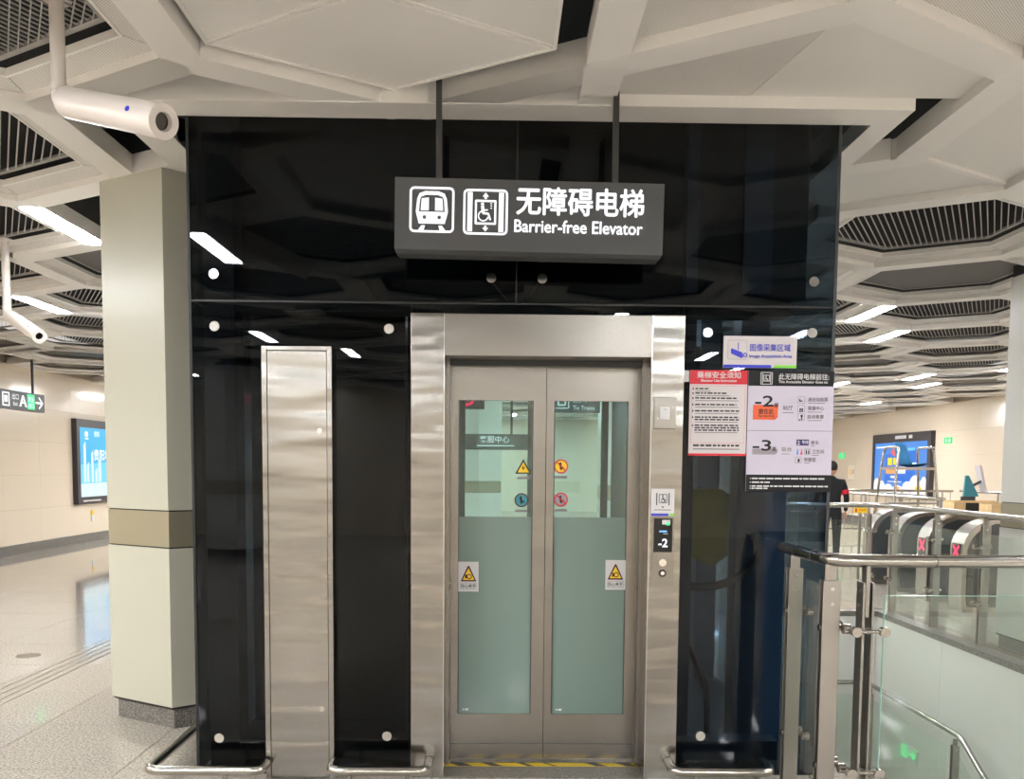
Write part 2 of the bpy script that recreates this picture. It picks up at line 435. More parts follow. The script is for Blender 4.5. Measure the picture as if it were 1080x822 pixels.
# spokes of the two closed cells beside the shaft and the stub ends
def spoke(p, q, cut0=0, cut1=0):
    p = Vector(p); q = Vector(q); d = (q-p); n = d.normalized(); ln = d.length-cut0-cut1
    ang = math.atan2(n.y, n.x); o = p+n*cut0
    m = MB(Matrix.Translation((o.x, o.y, ZC-.001)) @ Matrix.Rotation(ang, 4, 'Z')); m.box(0, ln, -BW/2, BW/2, 0, BH)
    return obj('beam', m, 'ceil_white', ceiling)
c10 = (C0[0]+L*math.sqrt(3), C0[1]); c11 = (C0[0]+L*math.sqrt(3)*1.5, C0[1]+1.5*L)
H10 = hexagon(*c10, L); H11 = hexagon(*c11, L)            # 0 far-right,1 far,2 far-left,3 near-left,4 near,5 near-right
spoke(c10, H10[0], .05, .03); spoke(c10, H10[2], .05, .03); spoke(c10, H10[4], .05, .05)
for c_ in (c10, c11, H10[0], H10[2]): obj('beam_hub', MB().prism(hexagon(c_[0], c_[1], .103, 0), ZC-.0015, ZC+BH), 'ceil_white', ceiling)
spoke(H11[4], c11, .03, .05)
rd = MB(Matrix.Translation((c11[0], c11[1], 0)) @ Matrix.Rotation(math.radians(30), 4, 'Z')); rd.box(.09, L-.09, -.018, .018, ZC+.03, ZC+.06); obj('seam', rd, 'ceil_white', ceiling)
m_ = spoke(c11, (1.925, c11[1]+.16), .08, 0)
spoke((.433, 3.75), (.433, 4.1), .04, 0)
cl1 = (C0[0]-L*math.sqrt(3)*.5, C0[1]+1.5*L); Hl1 = hexagon(*cl1, L)
spoke(Hl1[2], (-1.62, 4.94), .03, 0)
# closed infill panels (rhombi) of those cells
def flat(pts, z, m, name='infill_panel', th=.012):
    return obj(name, MB().prism(pts, z, z+th), m, ceiling)
def lerp(p, q, t): return (p[0]+(q[0]-p[0])*t, p[1]+(q[1]-p[1])*t)
zp = ZC+.05
yfas = 4.1
def xcut(p, q, y): t = (y-p[1])/(q[1]-p[1]); return (p[0]+(q[0]-p[0])*t, y)
flat([c10, (1.14, yfas), (.52, yfas), (.52, 3.76), H10[2]], zp, 'ceil_perf')
flat([c10, H10[0], (2.13, 3.8), (2.13, yfas), (1.14+.006, yfas)], zp, 'ceil_panel')
flat([c10, H10[2], H10[3], H10[4]], zp, 'ceil_perf')
flat([c10, H10[4], H10[5], H10[0]], zp, 'ceil_perf')
flat([c11, H11[4], H11[5], H11[0]], zp, 'ceil_panel')
flat([c11, H11[0], H11[1], (1.9, 5.61), (1.9, 4.96)], zp, 'ceil_panel')
# fascia around the top of the shaft
fb = MB()
fb.box(-1.86, 1.918, yfas, yfas+.012, ZC-.004, ZC+.2); fb.box(-1.86, 1.918, yfas+.012, SY0-.002, ZC-.004, ZC+.012)
fb.box(1.79, 1.918, SY0-.002, SY1+.2, ZC-.004, ZC+.012); fb.box(1.906, 1.918, yfas+.012, SY1+.2, ZC+.012, ZC+.2)
fb.box(-1.86, -1.68, SY0-.002, SY1+.2, ZC-.004, ZC+.012); fb.box(-1.86, -1.848, yfas+.012, SY1+.2, ZC+.012, ZC+.2)
obj('trim_1', fb, 'ceil_white', kind='structure', label='white fascia boxing around the head of the glass shaft')
# ordinary cells: infill ring, black gap, grille
R1 = L-BW/math.sqrt(3); R2 = .775; R3 = .735
ring_one = MB()
for k in range(6):
    O = hexagon(0, 0, R1+.02); I = hexagon(0, 0, R2)
def seg_mesh(k, mtl):
    O = hexagon(0, 0, R1+.03); I = hexagon(0, 0, R2); j = (k+1) % 6
    e = .004
    def sh(p, q): return lerp(p, q, e), lerp(q, p, e)
    o0, o1 = sh(O[k], O[j]); i0, i1 = sh(I[k], I[j])
    z0, z1, t = .035, .055, .012
    vs = [(*o0, z0), (*o1, z0), (*i1, z1), (*i0, z1), (*o0, z0+t), (*o1, z0+t), (*i1, z1+t), (*i0, z1+t)]
    return MB().add(vs, [(0, 3, 2, 1), (4, 5, 6, 7), (0, 1, 5, 4), (1, 2, 6, 5), (2, 3, 7, 6), (3, 0, 4, 7)]).mesh('infill_panel', mtl)
segs = [seg_mesh(k, 'ceil_perf') for k in range(6)]
ring_me = MB().ring(hexagon(0, 0, R1+.03), hexagon(0, 0, R2), .035, .047, .055).mesh('infill_ring', 'ceil_panel')
lip_me = MB().ring(hexagon(0, 0, R2+.012), hexagon(0, 0, R2-.004), .05, .085).mesh('opening_lip', 'ceil_white')
gframe_me = MB().ring(hexagon(0, 0, R3), hexagon(0, 0, R3-.035), .10, .115).mesh('grille', 'grille_frame')
def bars_mesh(pitch, wdt, rots, cross=.0):
    b = MB(); h = R3-.03                         # bars run square to one pair of sides
    for rot, zo in rots:
        b.M = Matrix.Rotation(math.radians(rot), 4, 'Z')
        x = -h+pitch/2
        while x < h:
            y = min(h*R30, (h-abs(x))*math.sqrt(3))-.004
            if y > .01: b.box(x-wdt/2, x+wdt/2, -y, y, .10+zo, .106+zo)
            x += pitch
        y = -h*R30+cross/2
        while cross and y < h*R30:
            xx = h-abs(y)/math.sqrt(3)-.01
            b.box(-xx, xx, y-.002, y+.002, .107+zo, .110+zo); y += cross
    b.M = None; return b
bars_right = bars_mesh(.042, .0075, ((-30, 0),)).mesh('grille_bars', 'grille_wire')
bars_left = bars_mesh(.042, .0075, ((30, 0),)).mesh('grille_bars', 'grille_wire')
bars_mesh_near = bars_mesh(.036, .005, ((30, 0), (-30, .004)), 0).mesh('grille_bars', 'grille_wire')
plate_me = MB().prism(hexagon(0, 0, R3-.035), .103, .11).mesh('grille_plate', 'grille')
back_me = MB().prism(hexagon(0, 0, R3-.02), .14, .15).mesh('grille_backing', 'black_gap')
far_rings = MB(); far_grilles = MB(); ng = 0
closed = {(0, 0), (1, 0), (1, 1), (-1, 1)}
for (i, j, cx, cy) in cells:
    if (i, j) in closed: continue
    if SX0-.75 < cx < SX1+.75 and SY0-.3 < cy < SY1+.4: continue
    near = cy > 1.6 and cy < 9.5 and abs(cx) < .75*cy+1.6
    vis = cy > 1.6 and cy < 24 and abs(cx) < .72*cy+1.2
    if near:
        for k in range(6): inst('infill_panel', segs[k], ceiling, (cx, cy, ZC))
        inst('opening_lip', lip_me, ceiling, (cx, cy, ZC))
    elif vis: inst('infill_ring', ring_me, ceiling, (cx, cy, ZC))
    else:
        far_rings.M = Matrix.Translation((cx, cy, ZC)); far_rings.ring(hexagon(0, 0, R1+.03), hexagon(0, 0, R2), .035, .047, .055)
    if vis:
        g = inst('grille', gframe_me, ceiling, (cx, cy, ZC))
        solid = (j == 3 and i in (1, -3)) or (j > 6 and (i*3+j) % 7 == 0)
        b = inst('grille_plate' if solid else 'grille_bars', plate_me if solid else (bars_mesh_near if (i, j) == (-1, 0) else (bars_right if cx > 0 else bars_left)), g, (cx, cy, ZC))
        if not solid: b['kind'] = 'stuff'
    else:
        far_grilles.M = Matrix.Translation((cx, cy, ZC)); far_grilles.prism(hexagon(0, 0, R3), .10, .112)
far_rings.M = None; far_grilles.M = None
obj('far_beams', far_beams, 'ceil_white', ceiling, kind='stuff')
obj('far_infill', far_rings, 'ceil_panel', ceiling, kind='stuff')
obj('far_grilles', far_grilles, 'grille', ceiling, kind='stuff')
# hanging closed panel in the cell in front of the elevator
cp = thing('ceiling_panel', 'large closed white hexagonal ceiling panel with raised seams above the sign', 'ceiling panel', (C0[0]-.05, C0[1]+.03, ZC+.055))
cx, cy = C0[0]-.05, C0[1]+.03; PR = .83; zb = ZC+.055
H = hexagon(cx, cy, PR)
for t3 in ((0, 1, 2), (2, 3, 4), (4, 5, 0)):
    obj('facet', MB().prism([(cx, cy)]+[H[k] for k in t3], zb, zb+.015), 'ceil_panel', cp)
rim = MB().ring(hexagon(cx, cy, PR+.004), hexagon(cx, cy, PR-.016), zb-.006, zb+.02)
obj('rim', rim, 'ceil_white', cp)
for k in (0, 2, 4):
    for s in (-1, 1):
        p = Vector((cx, cy, 0)); q = Vector((*H[k], 0)); d = (q-p).normalized(); n = Vector((-d.y, d.x, 0))*s*.012
        m = MB(Matrix.Translation((p.x+n.x, p.y+n.y, 0)) @ Matrix.Rotation(math.atan2(d.y, d.x), 4, 'Z')); m.box(0, PR-.02, -.006, .006, zb-.006, zb+.001)
        obj('seam', m, 'ceil_white', cp)
# lamps in the beams
lb = MB().box(-BW/2, BW/2, -L/2+.045, L/2-.045, .006, .11).mesh('housing', 'ceil_white')
ld = MB().box(-.07, .07, -L/2+.05, L/2-.05, -.002, .006).mesh('diffuser', 'lamp')
front = sorted([s for s in light_spots if s[1] > 4 and abs(s[0]) < .65*s[1]], key=lambda s: s[1])
for (x, y, jj, mm) in light_spots:
    if in_shaft(x, y, .4): continue
    lab = 'white strip lamp set in the honeycomb ceiling'
    if (jj, mm) == (2, -3): lab = 'largest bright strip lamp beside the cream column at upper left'
    elif (jj, mm) == (4, -5): lab = 'strip lamp right above the smaller security camera on the left'
    elif (jj, mm) == (7, -8): lab = 'strip lamp over the hanging exit sign by the left wall'
    elif (jj, mm) == (4, 5): lab = 'strip lamp just right of the glass shaft edge'
    elif (jj, mm) == (5, 6): lab = 'second strip lamp beyond the shaft edge toward the right column'
    t = bpy.data.objects.new('ceiling_light', None); COL.objects.link(t); t.location = (x, y, ZC); OFF[t] = Vector((x, y, ZC)); t.empty_display_size = .1
    t['label'] = lab; t['category'] = 'ceiling light'; t['group'] = 'strip lamps of the honeycomb ceiling'
    inst('housing', lb, t, (x, y, ZC)); inst('diffuser', ld, t, (x, y, ZC))

# ------------------------------------------------------------------ stairwell on the right
ZL = -1.75
sw = MB().box(HX1, HX1+.02, 3.70, HY1, -4.2, -.25)
wr = obj('wall_stairwell_right', MB().box(HX1, HX1+.15, HY0, HY1+.2, -4.2, -.25), 'wall_back', kind='structure', label='white panelled side wall of the stairwell under the right railing')
y = HY1
while y > HY0+.01:
    y0 = max(HY0, y-1.42)
    obj('wall_panel', MB().box(HX1-.014, HX1-.002, y0+.002, y-.002, -4.2, -.046), 'stair_white', wr); y = y0
wb_ = obj('wall_stairwell_back', MB().box(HX0, HX1, HY1, HY1+.15, -4.2, -.25), 'wall_back', kind='structure', label='white panelled end wall of the stairwell')
x = HX0
while x < HX1-.01:
    x1 = min(HX1, x+.81); obj('wall_panel', MB().box(x+.002, x1-.016, HY1-.014, HY1-.002, -4.2, -.045), 'stair_white', wb_); x = x1
obj('wall_stairwell_left', MB().box(HX0-.12, HX0, HY0, HY1, -4.2, -.25), 'stair_white', kind='structure', label='white side wall of the stairwell beside the shaft')
obj('wall_stairwell_near', MB().box(HX0, HX1, HY0-.12, HY0, -4.2, -.25), 'stair_white', kind='structure', label='white near wall of the stairwell under the front railing')
kb = MB().box(HX1-.02, HX1+.13, HY0, HY1+.1, -.045, .012).box(HX0, HX1-.02, HY1-.02, HY1+.1, -.045, .012)
obj('trim_2', kb, 'granite_dark', kind='structure', label='dark granite kerb along the stairwell edge')
st = thing('staircase', 'staircase with grey landing going down inside the stairwell', 'staircase', (HX0, 3.8, -4.2))
obj('landing', MB().box(HX0+.01, HX1-.02, 7.25, HY1-.02, ZL-.2, ZL), 'floor_stone', st)
for k in range(10):
    obj('step', MB().box(HX0+.01, HX1-.02, 7.25-.29*(k+1), 7.25-.29*k-.002, ZL-.165*(k+1)-.2, ZL-.165*(k+1)), 'floor_stone', st)
obj('lower_floor', MB().box(HX0+.01, HX1-.02, HY0+.01, 4.34, -4.2, -3.6), 'floor_stone', st)

# ================================================================== ELEVATOR SHAFT
sh = thing('glass_elevator_shaft', 'black tinted glass elevator shaft with round steel fixings', 'elevator shaft', (.065, SY0, 0))
GT = .014; ZJ = 2.365; FX0, FX1, FZ1 = -.437, .90, 2.312
def pane(x0, x1, z0, z1, m='glass_dark'): return obj('glass_pane', MB().box(x0, x1, SY0, SY0+GT, z0, z1), m, sh)
pane(SX0, .072, ZJ+.004, ZC+.05); pane(.078, SX1, ZJ+.004, ZC+.05)
pane(SX0, FX0-.002, .02, ZJ-.004); pane(FX1+.002, SX1, .02, ZJ-.004); pane(FX0+.002, FX1-.002, FZ1+.002, ZJ-.004)
for xx in (SX0, SX1-GT):
    for z0, z1 in ((.02, ZJ-.004), (ZJ+.004, ZC+.05)):
        obj('glass_pane', MB().box(xx, xx+GT, SY0+GT+.004, SY1-GT, z0, z1), 'glass_dark' if xx < 0 else 'glass_blue', sh)
for x0, x1 in ((SX0, -.45), (.9, SX1)):
    obj('glass_pane', MB().box(x0, x1, SY1-GT, SY1, .02, ZC+.05), 'glass_blue', sh)
# sealing joints between panes
jm = MB().box(SX0+.002, SX1-.002, SY0+.001, SY0+.010, ZJ-.004, ZJ+.004).box(.072, .078, SY0+.001, SY0+.010, ZJ, ZC)
obj('joint_seal', jm, 'black', sh)
# round fixings
disc_me = MB().cyl((0, -.012, 0), (0, 0, 0), .024, 24).cyl((0, -.014, 0), (0, -.011, 0), .021, 24).mesh('fixing_disc', 'chrome')
for p in disc_me.polygons: p.use_smooth = False
for x, z in ((-1.394, 2.49), (-.048, 2.487), (.201, 2.487), (1.534, 2.486), (-1.394, 2.24), (-.546, 2.236), (1.018, 2.235), (1.533, 2.238), (-1.403, .193), (-.56, .206), (1.029, .212)):
    f_ = inst('fixing_disc', disc_me, sh, (x, SY0, z))
# steel skeleton seen darkly through the glass
def sbox(n, m, *b): return obj(n, MB().box(*b), m, sh)
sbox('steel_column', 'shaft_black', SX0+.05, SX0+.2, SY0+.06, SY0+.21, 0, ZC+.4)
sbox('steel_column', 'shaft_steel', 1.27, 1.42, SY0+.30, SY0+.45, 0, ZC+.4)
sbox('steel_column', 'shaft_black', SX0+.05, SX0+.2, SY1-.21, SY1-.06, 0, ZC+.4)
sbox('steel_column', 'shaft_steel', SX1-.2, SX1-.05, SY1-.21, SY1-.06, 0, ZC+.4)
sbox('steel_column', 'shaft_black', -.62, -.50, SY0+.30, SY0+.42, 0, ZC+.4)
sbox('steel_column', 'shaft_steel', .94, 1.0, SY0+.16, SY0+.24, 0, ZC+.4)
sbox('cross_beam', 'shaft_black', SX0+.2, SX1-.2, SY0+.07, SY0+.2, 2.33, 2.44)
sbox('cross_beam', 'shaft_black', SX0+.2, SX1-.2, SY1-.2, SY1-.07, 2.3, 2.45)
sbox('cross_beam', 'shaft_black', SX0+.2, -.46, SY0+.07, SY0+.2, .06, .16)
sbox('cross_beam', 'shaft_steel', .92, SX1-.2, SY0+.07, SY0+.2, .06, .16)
sbox('dark_lining', 'shaft_black', SX0+.04, -.46, SY0+.9, SY0+.93, 0, ZC+.4)  # added opaque sheet that keeps the left glass black
sbox('dark_lining', 'shaft_black', SX0+.04, SX1-.04, SY0+.32, SY0+.34, 2.46, ZC+.4)  # added sheet behind the upper panes, blocks lamps showing through the shaft
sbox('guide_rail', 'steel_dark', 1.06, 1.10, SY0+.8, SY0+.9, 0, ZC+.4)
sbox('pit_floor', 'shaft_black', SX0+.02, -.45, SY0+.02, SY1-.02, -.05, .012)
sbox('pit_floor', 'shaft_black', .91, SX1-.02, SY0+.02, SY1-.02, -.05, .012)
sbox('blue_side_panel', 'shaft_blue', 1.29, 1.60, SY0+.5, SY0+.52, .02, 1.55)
obj('edge_strip', MB().box(SX0, SX0+.012, SY0-.004, SY0, .02, ZC), 'shaft_black', sh)
obj('edge_strip', MB().box(SX1-.014, SX1, SY0-.004, SY0, .02, ZC), 'steel_dark', sh)
# spider arms behind the fixings
for x, z, dx in ((-.048, 2.487, .1), (.201, 2.487, -.1)):
    obj('spider_arm', MB().cyl((x, SY0+.03, z), (x+dx, SY0+.03, z-.12), .009, 10), 'steel_dark', sh, smooth=True)
# things hanging inside the shaft
yb = thing('yellow_board', 'dirty yellow board hanging inside the shaft beside the door frame', 'board', (1.0, SY0+.35, 1.2))
obj('board', MB().prism([(.94, 1.13), (1.16, 1.04), (1.24, 1.10), (1.24, 1.43), (1.20, 1.46), (.95, 1.46)], SY0+.34, SY0+.36, 'y'), 'yellow_board', yb, bevel=.004)
obj('hanger', MB().cyl((1.18, SY0+.35, 1.45), (1.18, SY0+.35, 2.3), .006, 8), 'cable_black', yb)
obj('cable_hose', MB().tube([(.92, SY0+.2, 1.0), (1.02, SY0+.2, .94), (1.2, SY0+.2, .96), (1.34, SY0+.22, 1.05), (1.38, SY0+.24, 1.16), (1.34, SY0+.26, 1.24)], .022, 10, .12), 'cable_black', label='thick black hose looping inside the glass shaft', cat='hose', smooth=True)
obj('cable_hose', MB().tube([(.94, SY0+.3, .72), (1.02, SY0+.28, .62), (1.07, SY0+.26, .5), (1.12, SY0+.26, .4), (1.13, SY0+.26, .03)], .016, 10, .1), 'cable_black', label='thinner black cable hanging low inside the shaft', cat='cable', smooth=True)

# ================================================================== ELEVATOR (frame, doors, car)
el = thing('elevator', 'stainless steel elevator door frame with two glazed sliding doors', 'elevator', (.232, 4.25, 0))
DY = 4.50
obj('jamb', MB().box(-.437, -.274, 4.25, DY+.05, 0, 2.312), 'steel', el, bevel=.002)
obj('jamb', MB().box(.741, .90, 4.25, DY+.05, 0, 2.312), 'steel', el, bevel=.002)
obj('lintel', MB().box(-.273, .74, 4.252, DY+.05, 2.108, 2.310), 'steel_flat', el, bevel=.002)
obj('jamb_edge', MB().box(-.276, -.272, 4.247, 4.253, 0, 2.31), 'chrome', el)
obj('jamb_edge', MB().box(.739, .743, 4.247, 4.253, 0, 2.31), 'chrome', el)
obj('inner_jamb', MB().box(-.274, -.258, 4.44, DY-.002, 0, 2.108), 'steel_flat', el)
obj('inner_jamb', MB().box(.725, .741, 4.44, DY-.002, 0, 2.108), 'steel_flat', el)
obj('door_track', MB().box(-.272, .739, 4.46, DY-.002, 2.085, 2.108), 'steel_dark', el)
obj('sill', MB().box(-.273, .74, 4.47, 4.58, 0, .006), 'steel_flat', el)
obj('threshold_slab', MB().box(-.273, .74, 4.25, 4.412, .0005, .003), 'threshold', el)
def door(x0, x1, px0, px1):
    m = MB(); y0, y1 = DY, DY+.034
    z0, z1, za, zb_ = .007, 2.10, .258, 1.912
    m.box(x0, px0, y0, y1, z0, z1).box(px1, x1, y0, y1, z0, z1).box(px0, px1, y0, y1, z0, za).box(px0, px1, y0, y1, zb_, z1)
    d = obj('door_panel', m, 'steel_flat', el)
    obj('clear_glass', MB().box(px0-.004, px1+.004, y0+.008, y0+.016, 1.307, zb_+.004), 'glass_door', d)
    obj('frosted_glass', MB().box(px0-.004, px1+.004, y0+.008, y0+.016, za-.004, 1.307), 'film', d)
    obj('kick_seam', MB().box(x0+.004, x1-.004, y0-.001, y0, .095, .098), 'steel_dark', d)
    g = MB(); g.box(px0-.005, px0, y0-.0015, y0, za, zb_).box(px1, px1+.005, y0-.0015, y0, za, zb_); obj('glazing_bead', g, 'steel_dark', d)
    m2 = MB(); m2.box(px0+.02, px0+.032, y0+.0065, y0+.0075, za+.018, za+.024).box(px0+.036, px0+.052, y0+.0065, y0+.0075, za+.016, za+.026)
    obj('glass_mark', m2, 'white', d)
    return d
obj('door_seal', MB().box(.232, .248, DY+.0345, DY+.045, .007, 2.10), 'rubber', el)  # added dark strip, blocks the bright line between the door leaves
door(-.256, .2385, -.21, .168); door(.2415, .724, .286, .662)
# car behind the doors: glazed, open to the hall behind
obj('car_floor', MB().box(-.33, .80, 4.6, 6.2, -.04, .01), 'granite_dark', el)
obj('car_ceiling', MB().box(-.33, .80, 4.6, 6.2, 2.35, 2.42), 'steel_dark', el)
obj('car_wall', MB().box(-.36, -.33, 4.6, 6.2, -.04, 2.42), 'steel_dark', el)
obj('car_wall', MB().box(.80, .83, 4.6, 6.2, -.04, 2.42), 'steel_dark', el)
obj('car_handrail', MB().tube([(-.28, 4.75, .9), (-.28, 6.0, .9)], .018, 10), 'steel_pipe', el, smooth=True)
obj('car_handrail', MB().tube([(.75, 4.75, .9), (.75, 6.0, .9)], .018, 10), 'steel_pipe', el, smooth=True)
def rear(x0, x1, px0, px1):
    m = MB(); y0, y1 = 6.22, 6.25
    m.box(x0, px0, y0, y1, 0, 2.35).box(px1, x1, y0, y1, 0, 2.35).box(px0, px1, y0, y1, 0, .3).box(px0, px1, y0, y1, 2.1, 2.35)
    d = obj('rear_door', m, 'steel_flat', el)
    obj('rear_glass', MB().box(px0, px1, y0+.008, y0+.016, .3, 2.1), 'glass_clear', d)
rear(-.30, .23, -.25, .20); rear(.24, .78, .28, .73)
# call panel on the right jamb
YJ = 4.25
cpn = obj('call_panel', MB().box(.757, .866, YJ-.004, YJ, .985, 1.327), 'steel_flat', el, bevel=.001)
obj('display', MB().box(.765, .858, YJ-.0055, YJ-.004, 1.152, 1.32), 'screen_black', cpn)
d_ = MB().text('-2', (.812, YJ-.0062, 1.178), .058, align='C', off=.02); d_.rect(.812, .835, 1.243, 1.2445, YJ-.0062)
obj('floor_digits', d_, 'led_white', cpn)
obj('display_word', MB().rect(.792, .83, 1.252, 1.259, YJ-.0062), 'led_blue', cpn)
obj('display_icon', MB().rect(.806, .846, 1.29, 1.312, YJ-.0062), 'white', cpn)
obj('display_icon', MB().rect(.826, .843, 1.286, 1.297, YJ-.0064), 'led_green', cpn)
obj('call_button', MB().cyl((.812, YJ-.010, 1.099), (.812, YJ-.004, 1.099), .0185, 24), 'chrome', cpn, smooth=True)
bt = obj('call_button', MB().cyl((.812, YJ-.010, 1.047), (.812, YJ-.004, 1.047), .0185, 24), 'black', cpn, smooth=True, label='black ringed lower call button')
obj('button_face', MB().cyl((.812, YJ-.011, 1.047), (.812, YJ-.009, 1.047), .010, 20), 'chrome', bt)
cr_ = obj('reader_plate', MB().box(.755, .862, YJ-.012, YJ, 1.76, 1.914), 'steel_flat', el, bevel=.003)
obj('reader_window', MB().box(.785, .832, YJ-.014, YJ-.012, 1.806, 1.868), 'white', cr_, bevel=.003)
obj('reader_mark', MB().rect(.803, .806, 1.852, 1.858, YJ-.0145).rect(.811, .814, 1.852, 1.858, YJ-.0145), 'ink_grey', cr_)
obj('reader_screw', MB().cyl((.772, YJ-.014, 1.81), (.772, YJ-.012, 1.81), .003, 8).cyl((.848, YJ-.014, 1.865), (.848, YJ-.012, 1.865), .003, 8), 'chrome', cr_)

# hazard tape on the threshold
ht = obj('hazard_tape', MB().box(-.27, .735, 4.414, 4.466, .0005, .0035), 'tape_yellow', label='yellow and black hazard tape along the elevator threshold', cat='tape', loc=(.23, 4.44, 0))
sb = MB(); k = 0
for x, wd in ((-.262, .075), (-.09, .06), (.10, .035), (.235, .02), (.46, .06), (.62, .075)):
    sb.add([(x, 4.466, .0042), (x+wd, 4.466, .0042), (x+wd+.06, 4.414, .0042), (x+.06, 4.414, .0042)], [(3, 2, 1, 0)])
for i_, f in enumerate(sb.F): pass
obj('black_stripe', sb, 'black', ht)

# steel service cabinet standing in front of the left glass
ac = thing('service_cabinet', 'tall narrow stainless steel service cabinet in front of the left glass', 'cabinet', (-.985, 4.25, 0))
AX0, AX1 = -1.156, -.817
m = MB().box(AX0, AX0+.024, 4.225, SY0-.002, 0, 2.142).box(AX1-.024, AX1, 4.225, SY0-.002, 0, 2.142).box(AX0+.024, AX1-.024, 4.225, SY0-.002, 2.122, 2.142)
obj('frame', m, 'steel', ac, bevel=.0015)
dr = obj('door', MB().box(AX0+.0265, AX1-.0265, 4.228, 4.25, .01, 2.119), 'steel', ac, bevel=.0015)
for z in (1.737, .357):
    lk = obj('lock', MB().cyl((-.877, 4.223, z), (-.877, 4.228, z), .012, 20), 'chrome', dr, smooth=True)

# bumper rails along the shaft foot
def bumper(name, pts, label, posts):
    t = thing('bumper_rail', label, 'rail', (pts[len(pts)//2][0], pts[len(pts)//2][1], 0), group='low steel bumper rails around the shaft')
    obj('rail', MB().tube(pts, .024, 16, .06, 8), 'steel_pipe', t, smooth=True)
    for x, y in posts: obj('stand', MB().cyl((x, y, 0), (x, y, .09), .012, 12), 'steel_pipe', t, smooth=True)
bz = .088
bumper('b', [(-1.70, 6.1, bz), (-1.70, 4.10, bz), (-1.15, 4.10, bz), (-1.15, 4.20, bz)], 'low bent steel bumper rail wrapping the left shaft corner', [(-1.32, 4.1), (-1.70, 5.2)])
bumper('b', [(-.815, 4.22, bz), (-.815, 4.10, bz), (-.345, 4.10, bz), (-.345, 4.24, bz)], 'low steel bumper rail between steel cabinet and door frame', [(-.72, 4.1), (-.44, 4.1)])
bumper('b', [(.86, 4.24, bz), (.86, 4.10, bz), (1.345, 4.10, bz), (1.345, 4.26, bz)], 'low steel bumper rail between door frame and glass railing', [(.97, 4.1), (1.27, 4.1)])

# ================================================================== SIGNS ON THE FRONT
def T(m, s, x, z, size, y, al='L', off=.012, width=None): return m.bold(s, (x, y, z), size, max(.0004, off*size*.7), align=al, width=width)
# hanging sign
hs = thing('hanging_sign', 'grey hanging light sign reading Barrier-free Elevator with train and lift pictograms', 'sign', (.125, 3.95, 2.69))
SA = Matrix.Translation((.125, 3.95, 2.69)) @ Matrix.Rotation(math.radians(.75), 4, 'Y')
HW, HH = .603, .157
bx = MB(SA).prism([(-HH, 0), (HH, 0), (HH, .12), (-HH-.02, .12), (-HH-.02, .03)], 0, 1, 'x')
m = MB(SA); m.add([(-HW, 0, -HH), (HW, 0, -HH), (HW, 0, HH), (-HW, 0, HH), (-HW+.012, .03, -HH-.014), (HW-.012, .03, -HH-.014), (-HW+.012, .12, -HH-.014), (HW-.012, .12, -HH-.014), (HW, .12, HH), (-HW, .12, HH), (-HW, .12, -HH), (HW, .12, -HH)],
    [(0, 1, 2, 3), (0, 4, 5, 1), (4, 6, 7, 5), (3, 2, 8, 9), (10, 9, 8, 11), (0, 3, 9, 10), (1, 11, 8, 2), (0, 10, 6, 4), (1, 5, 7, 11), (10, 11, 7, 6)])
obj('box', m, 'sign_grey', hs)
for i_, rx in enumerate((-.285, .515)):
    zt = 3.9 if i_ == 0 else ZC+.02
    obj('rod', MB().box(rx-.013, rx+.013, 4.0, 4.03, 2.84, zt), 'sign_dark', hs)
# pictograms, drawn in sign-local metres (x right, z up)
tr = MB(SA); Y_ = -.002
def sc(px, py): return ((px-540.)/1030*1.206*1.0, (288-py)/270*.314)   # from a drawing grid
g0 = MB(SA)
g0.rring(-.537, -.337, -.083, .117, .010, .022, Y_)
g0.rring(-.297, -.097, -.087, .113, .010, .022, Y_)
# train
cxT = -.437
def outline(w, z0, z1): return [(cxT-w, z0), (cxT+w, z0), (cxT+w*.98, z1-.05), (cxT+w*.82, z1-.012), (cxT+w*.5, z1), (cxT-w*.5, z1), (cxT-w*.82, z1-.012), (cxT-w*.98, z1-.05)]
g0.add([(p[0], Y_, p[1]) for p in [(cxT-.072, .008), (cxT-.058, -.044), (cxT+.058, -.044), (cxT+.072, .008)]], [(0, 1, 2, 3)])
O_ = [(cxT-.072, .008), (cxT-.066, .065), (cxT-.056, .088), (cxT-.03, .098), (cxT+.03, .098), (cxT+.056, .088), (cxT+.066, .065), (cxT+.072, .008)]
I_ = [(cxT-.058, .008), (cxT-.054, .060), (cxT-.048, .074), (cxT-.026, .082), (cxT+.026, .082), (cxT+.048, .074), (cxT+.054, .060), (cxT+.058, .008)]
g0.add([(p[0], Y_, p[1]) for p in O_+I_], [(i, i+1, 9+i, 8+i) for i in range(7)])
for s in (-1, 1):
    g0.add([(cxT+s*.014, Y_, .014), (cxT+s*.050, Y_, .014), (cxT+s*.046, Y_, .066), (cxT+s*.014, Y_, .070)], [(0, 1, 2, 3)])
    g0.add([(cxT+s*.03, Y_, -.052), (cxT+s*.046, Y_, -.052), (cxT+s*.062, Y_, -.074), (cxT+s*.036, Y_, -.074)], [(0, 1, 2, 3)])
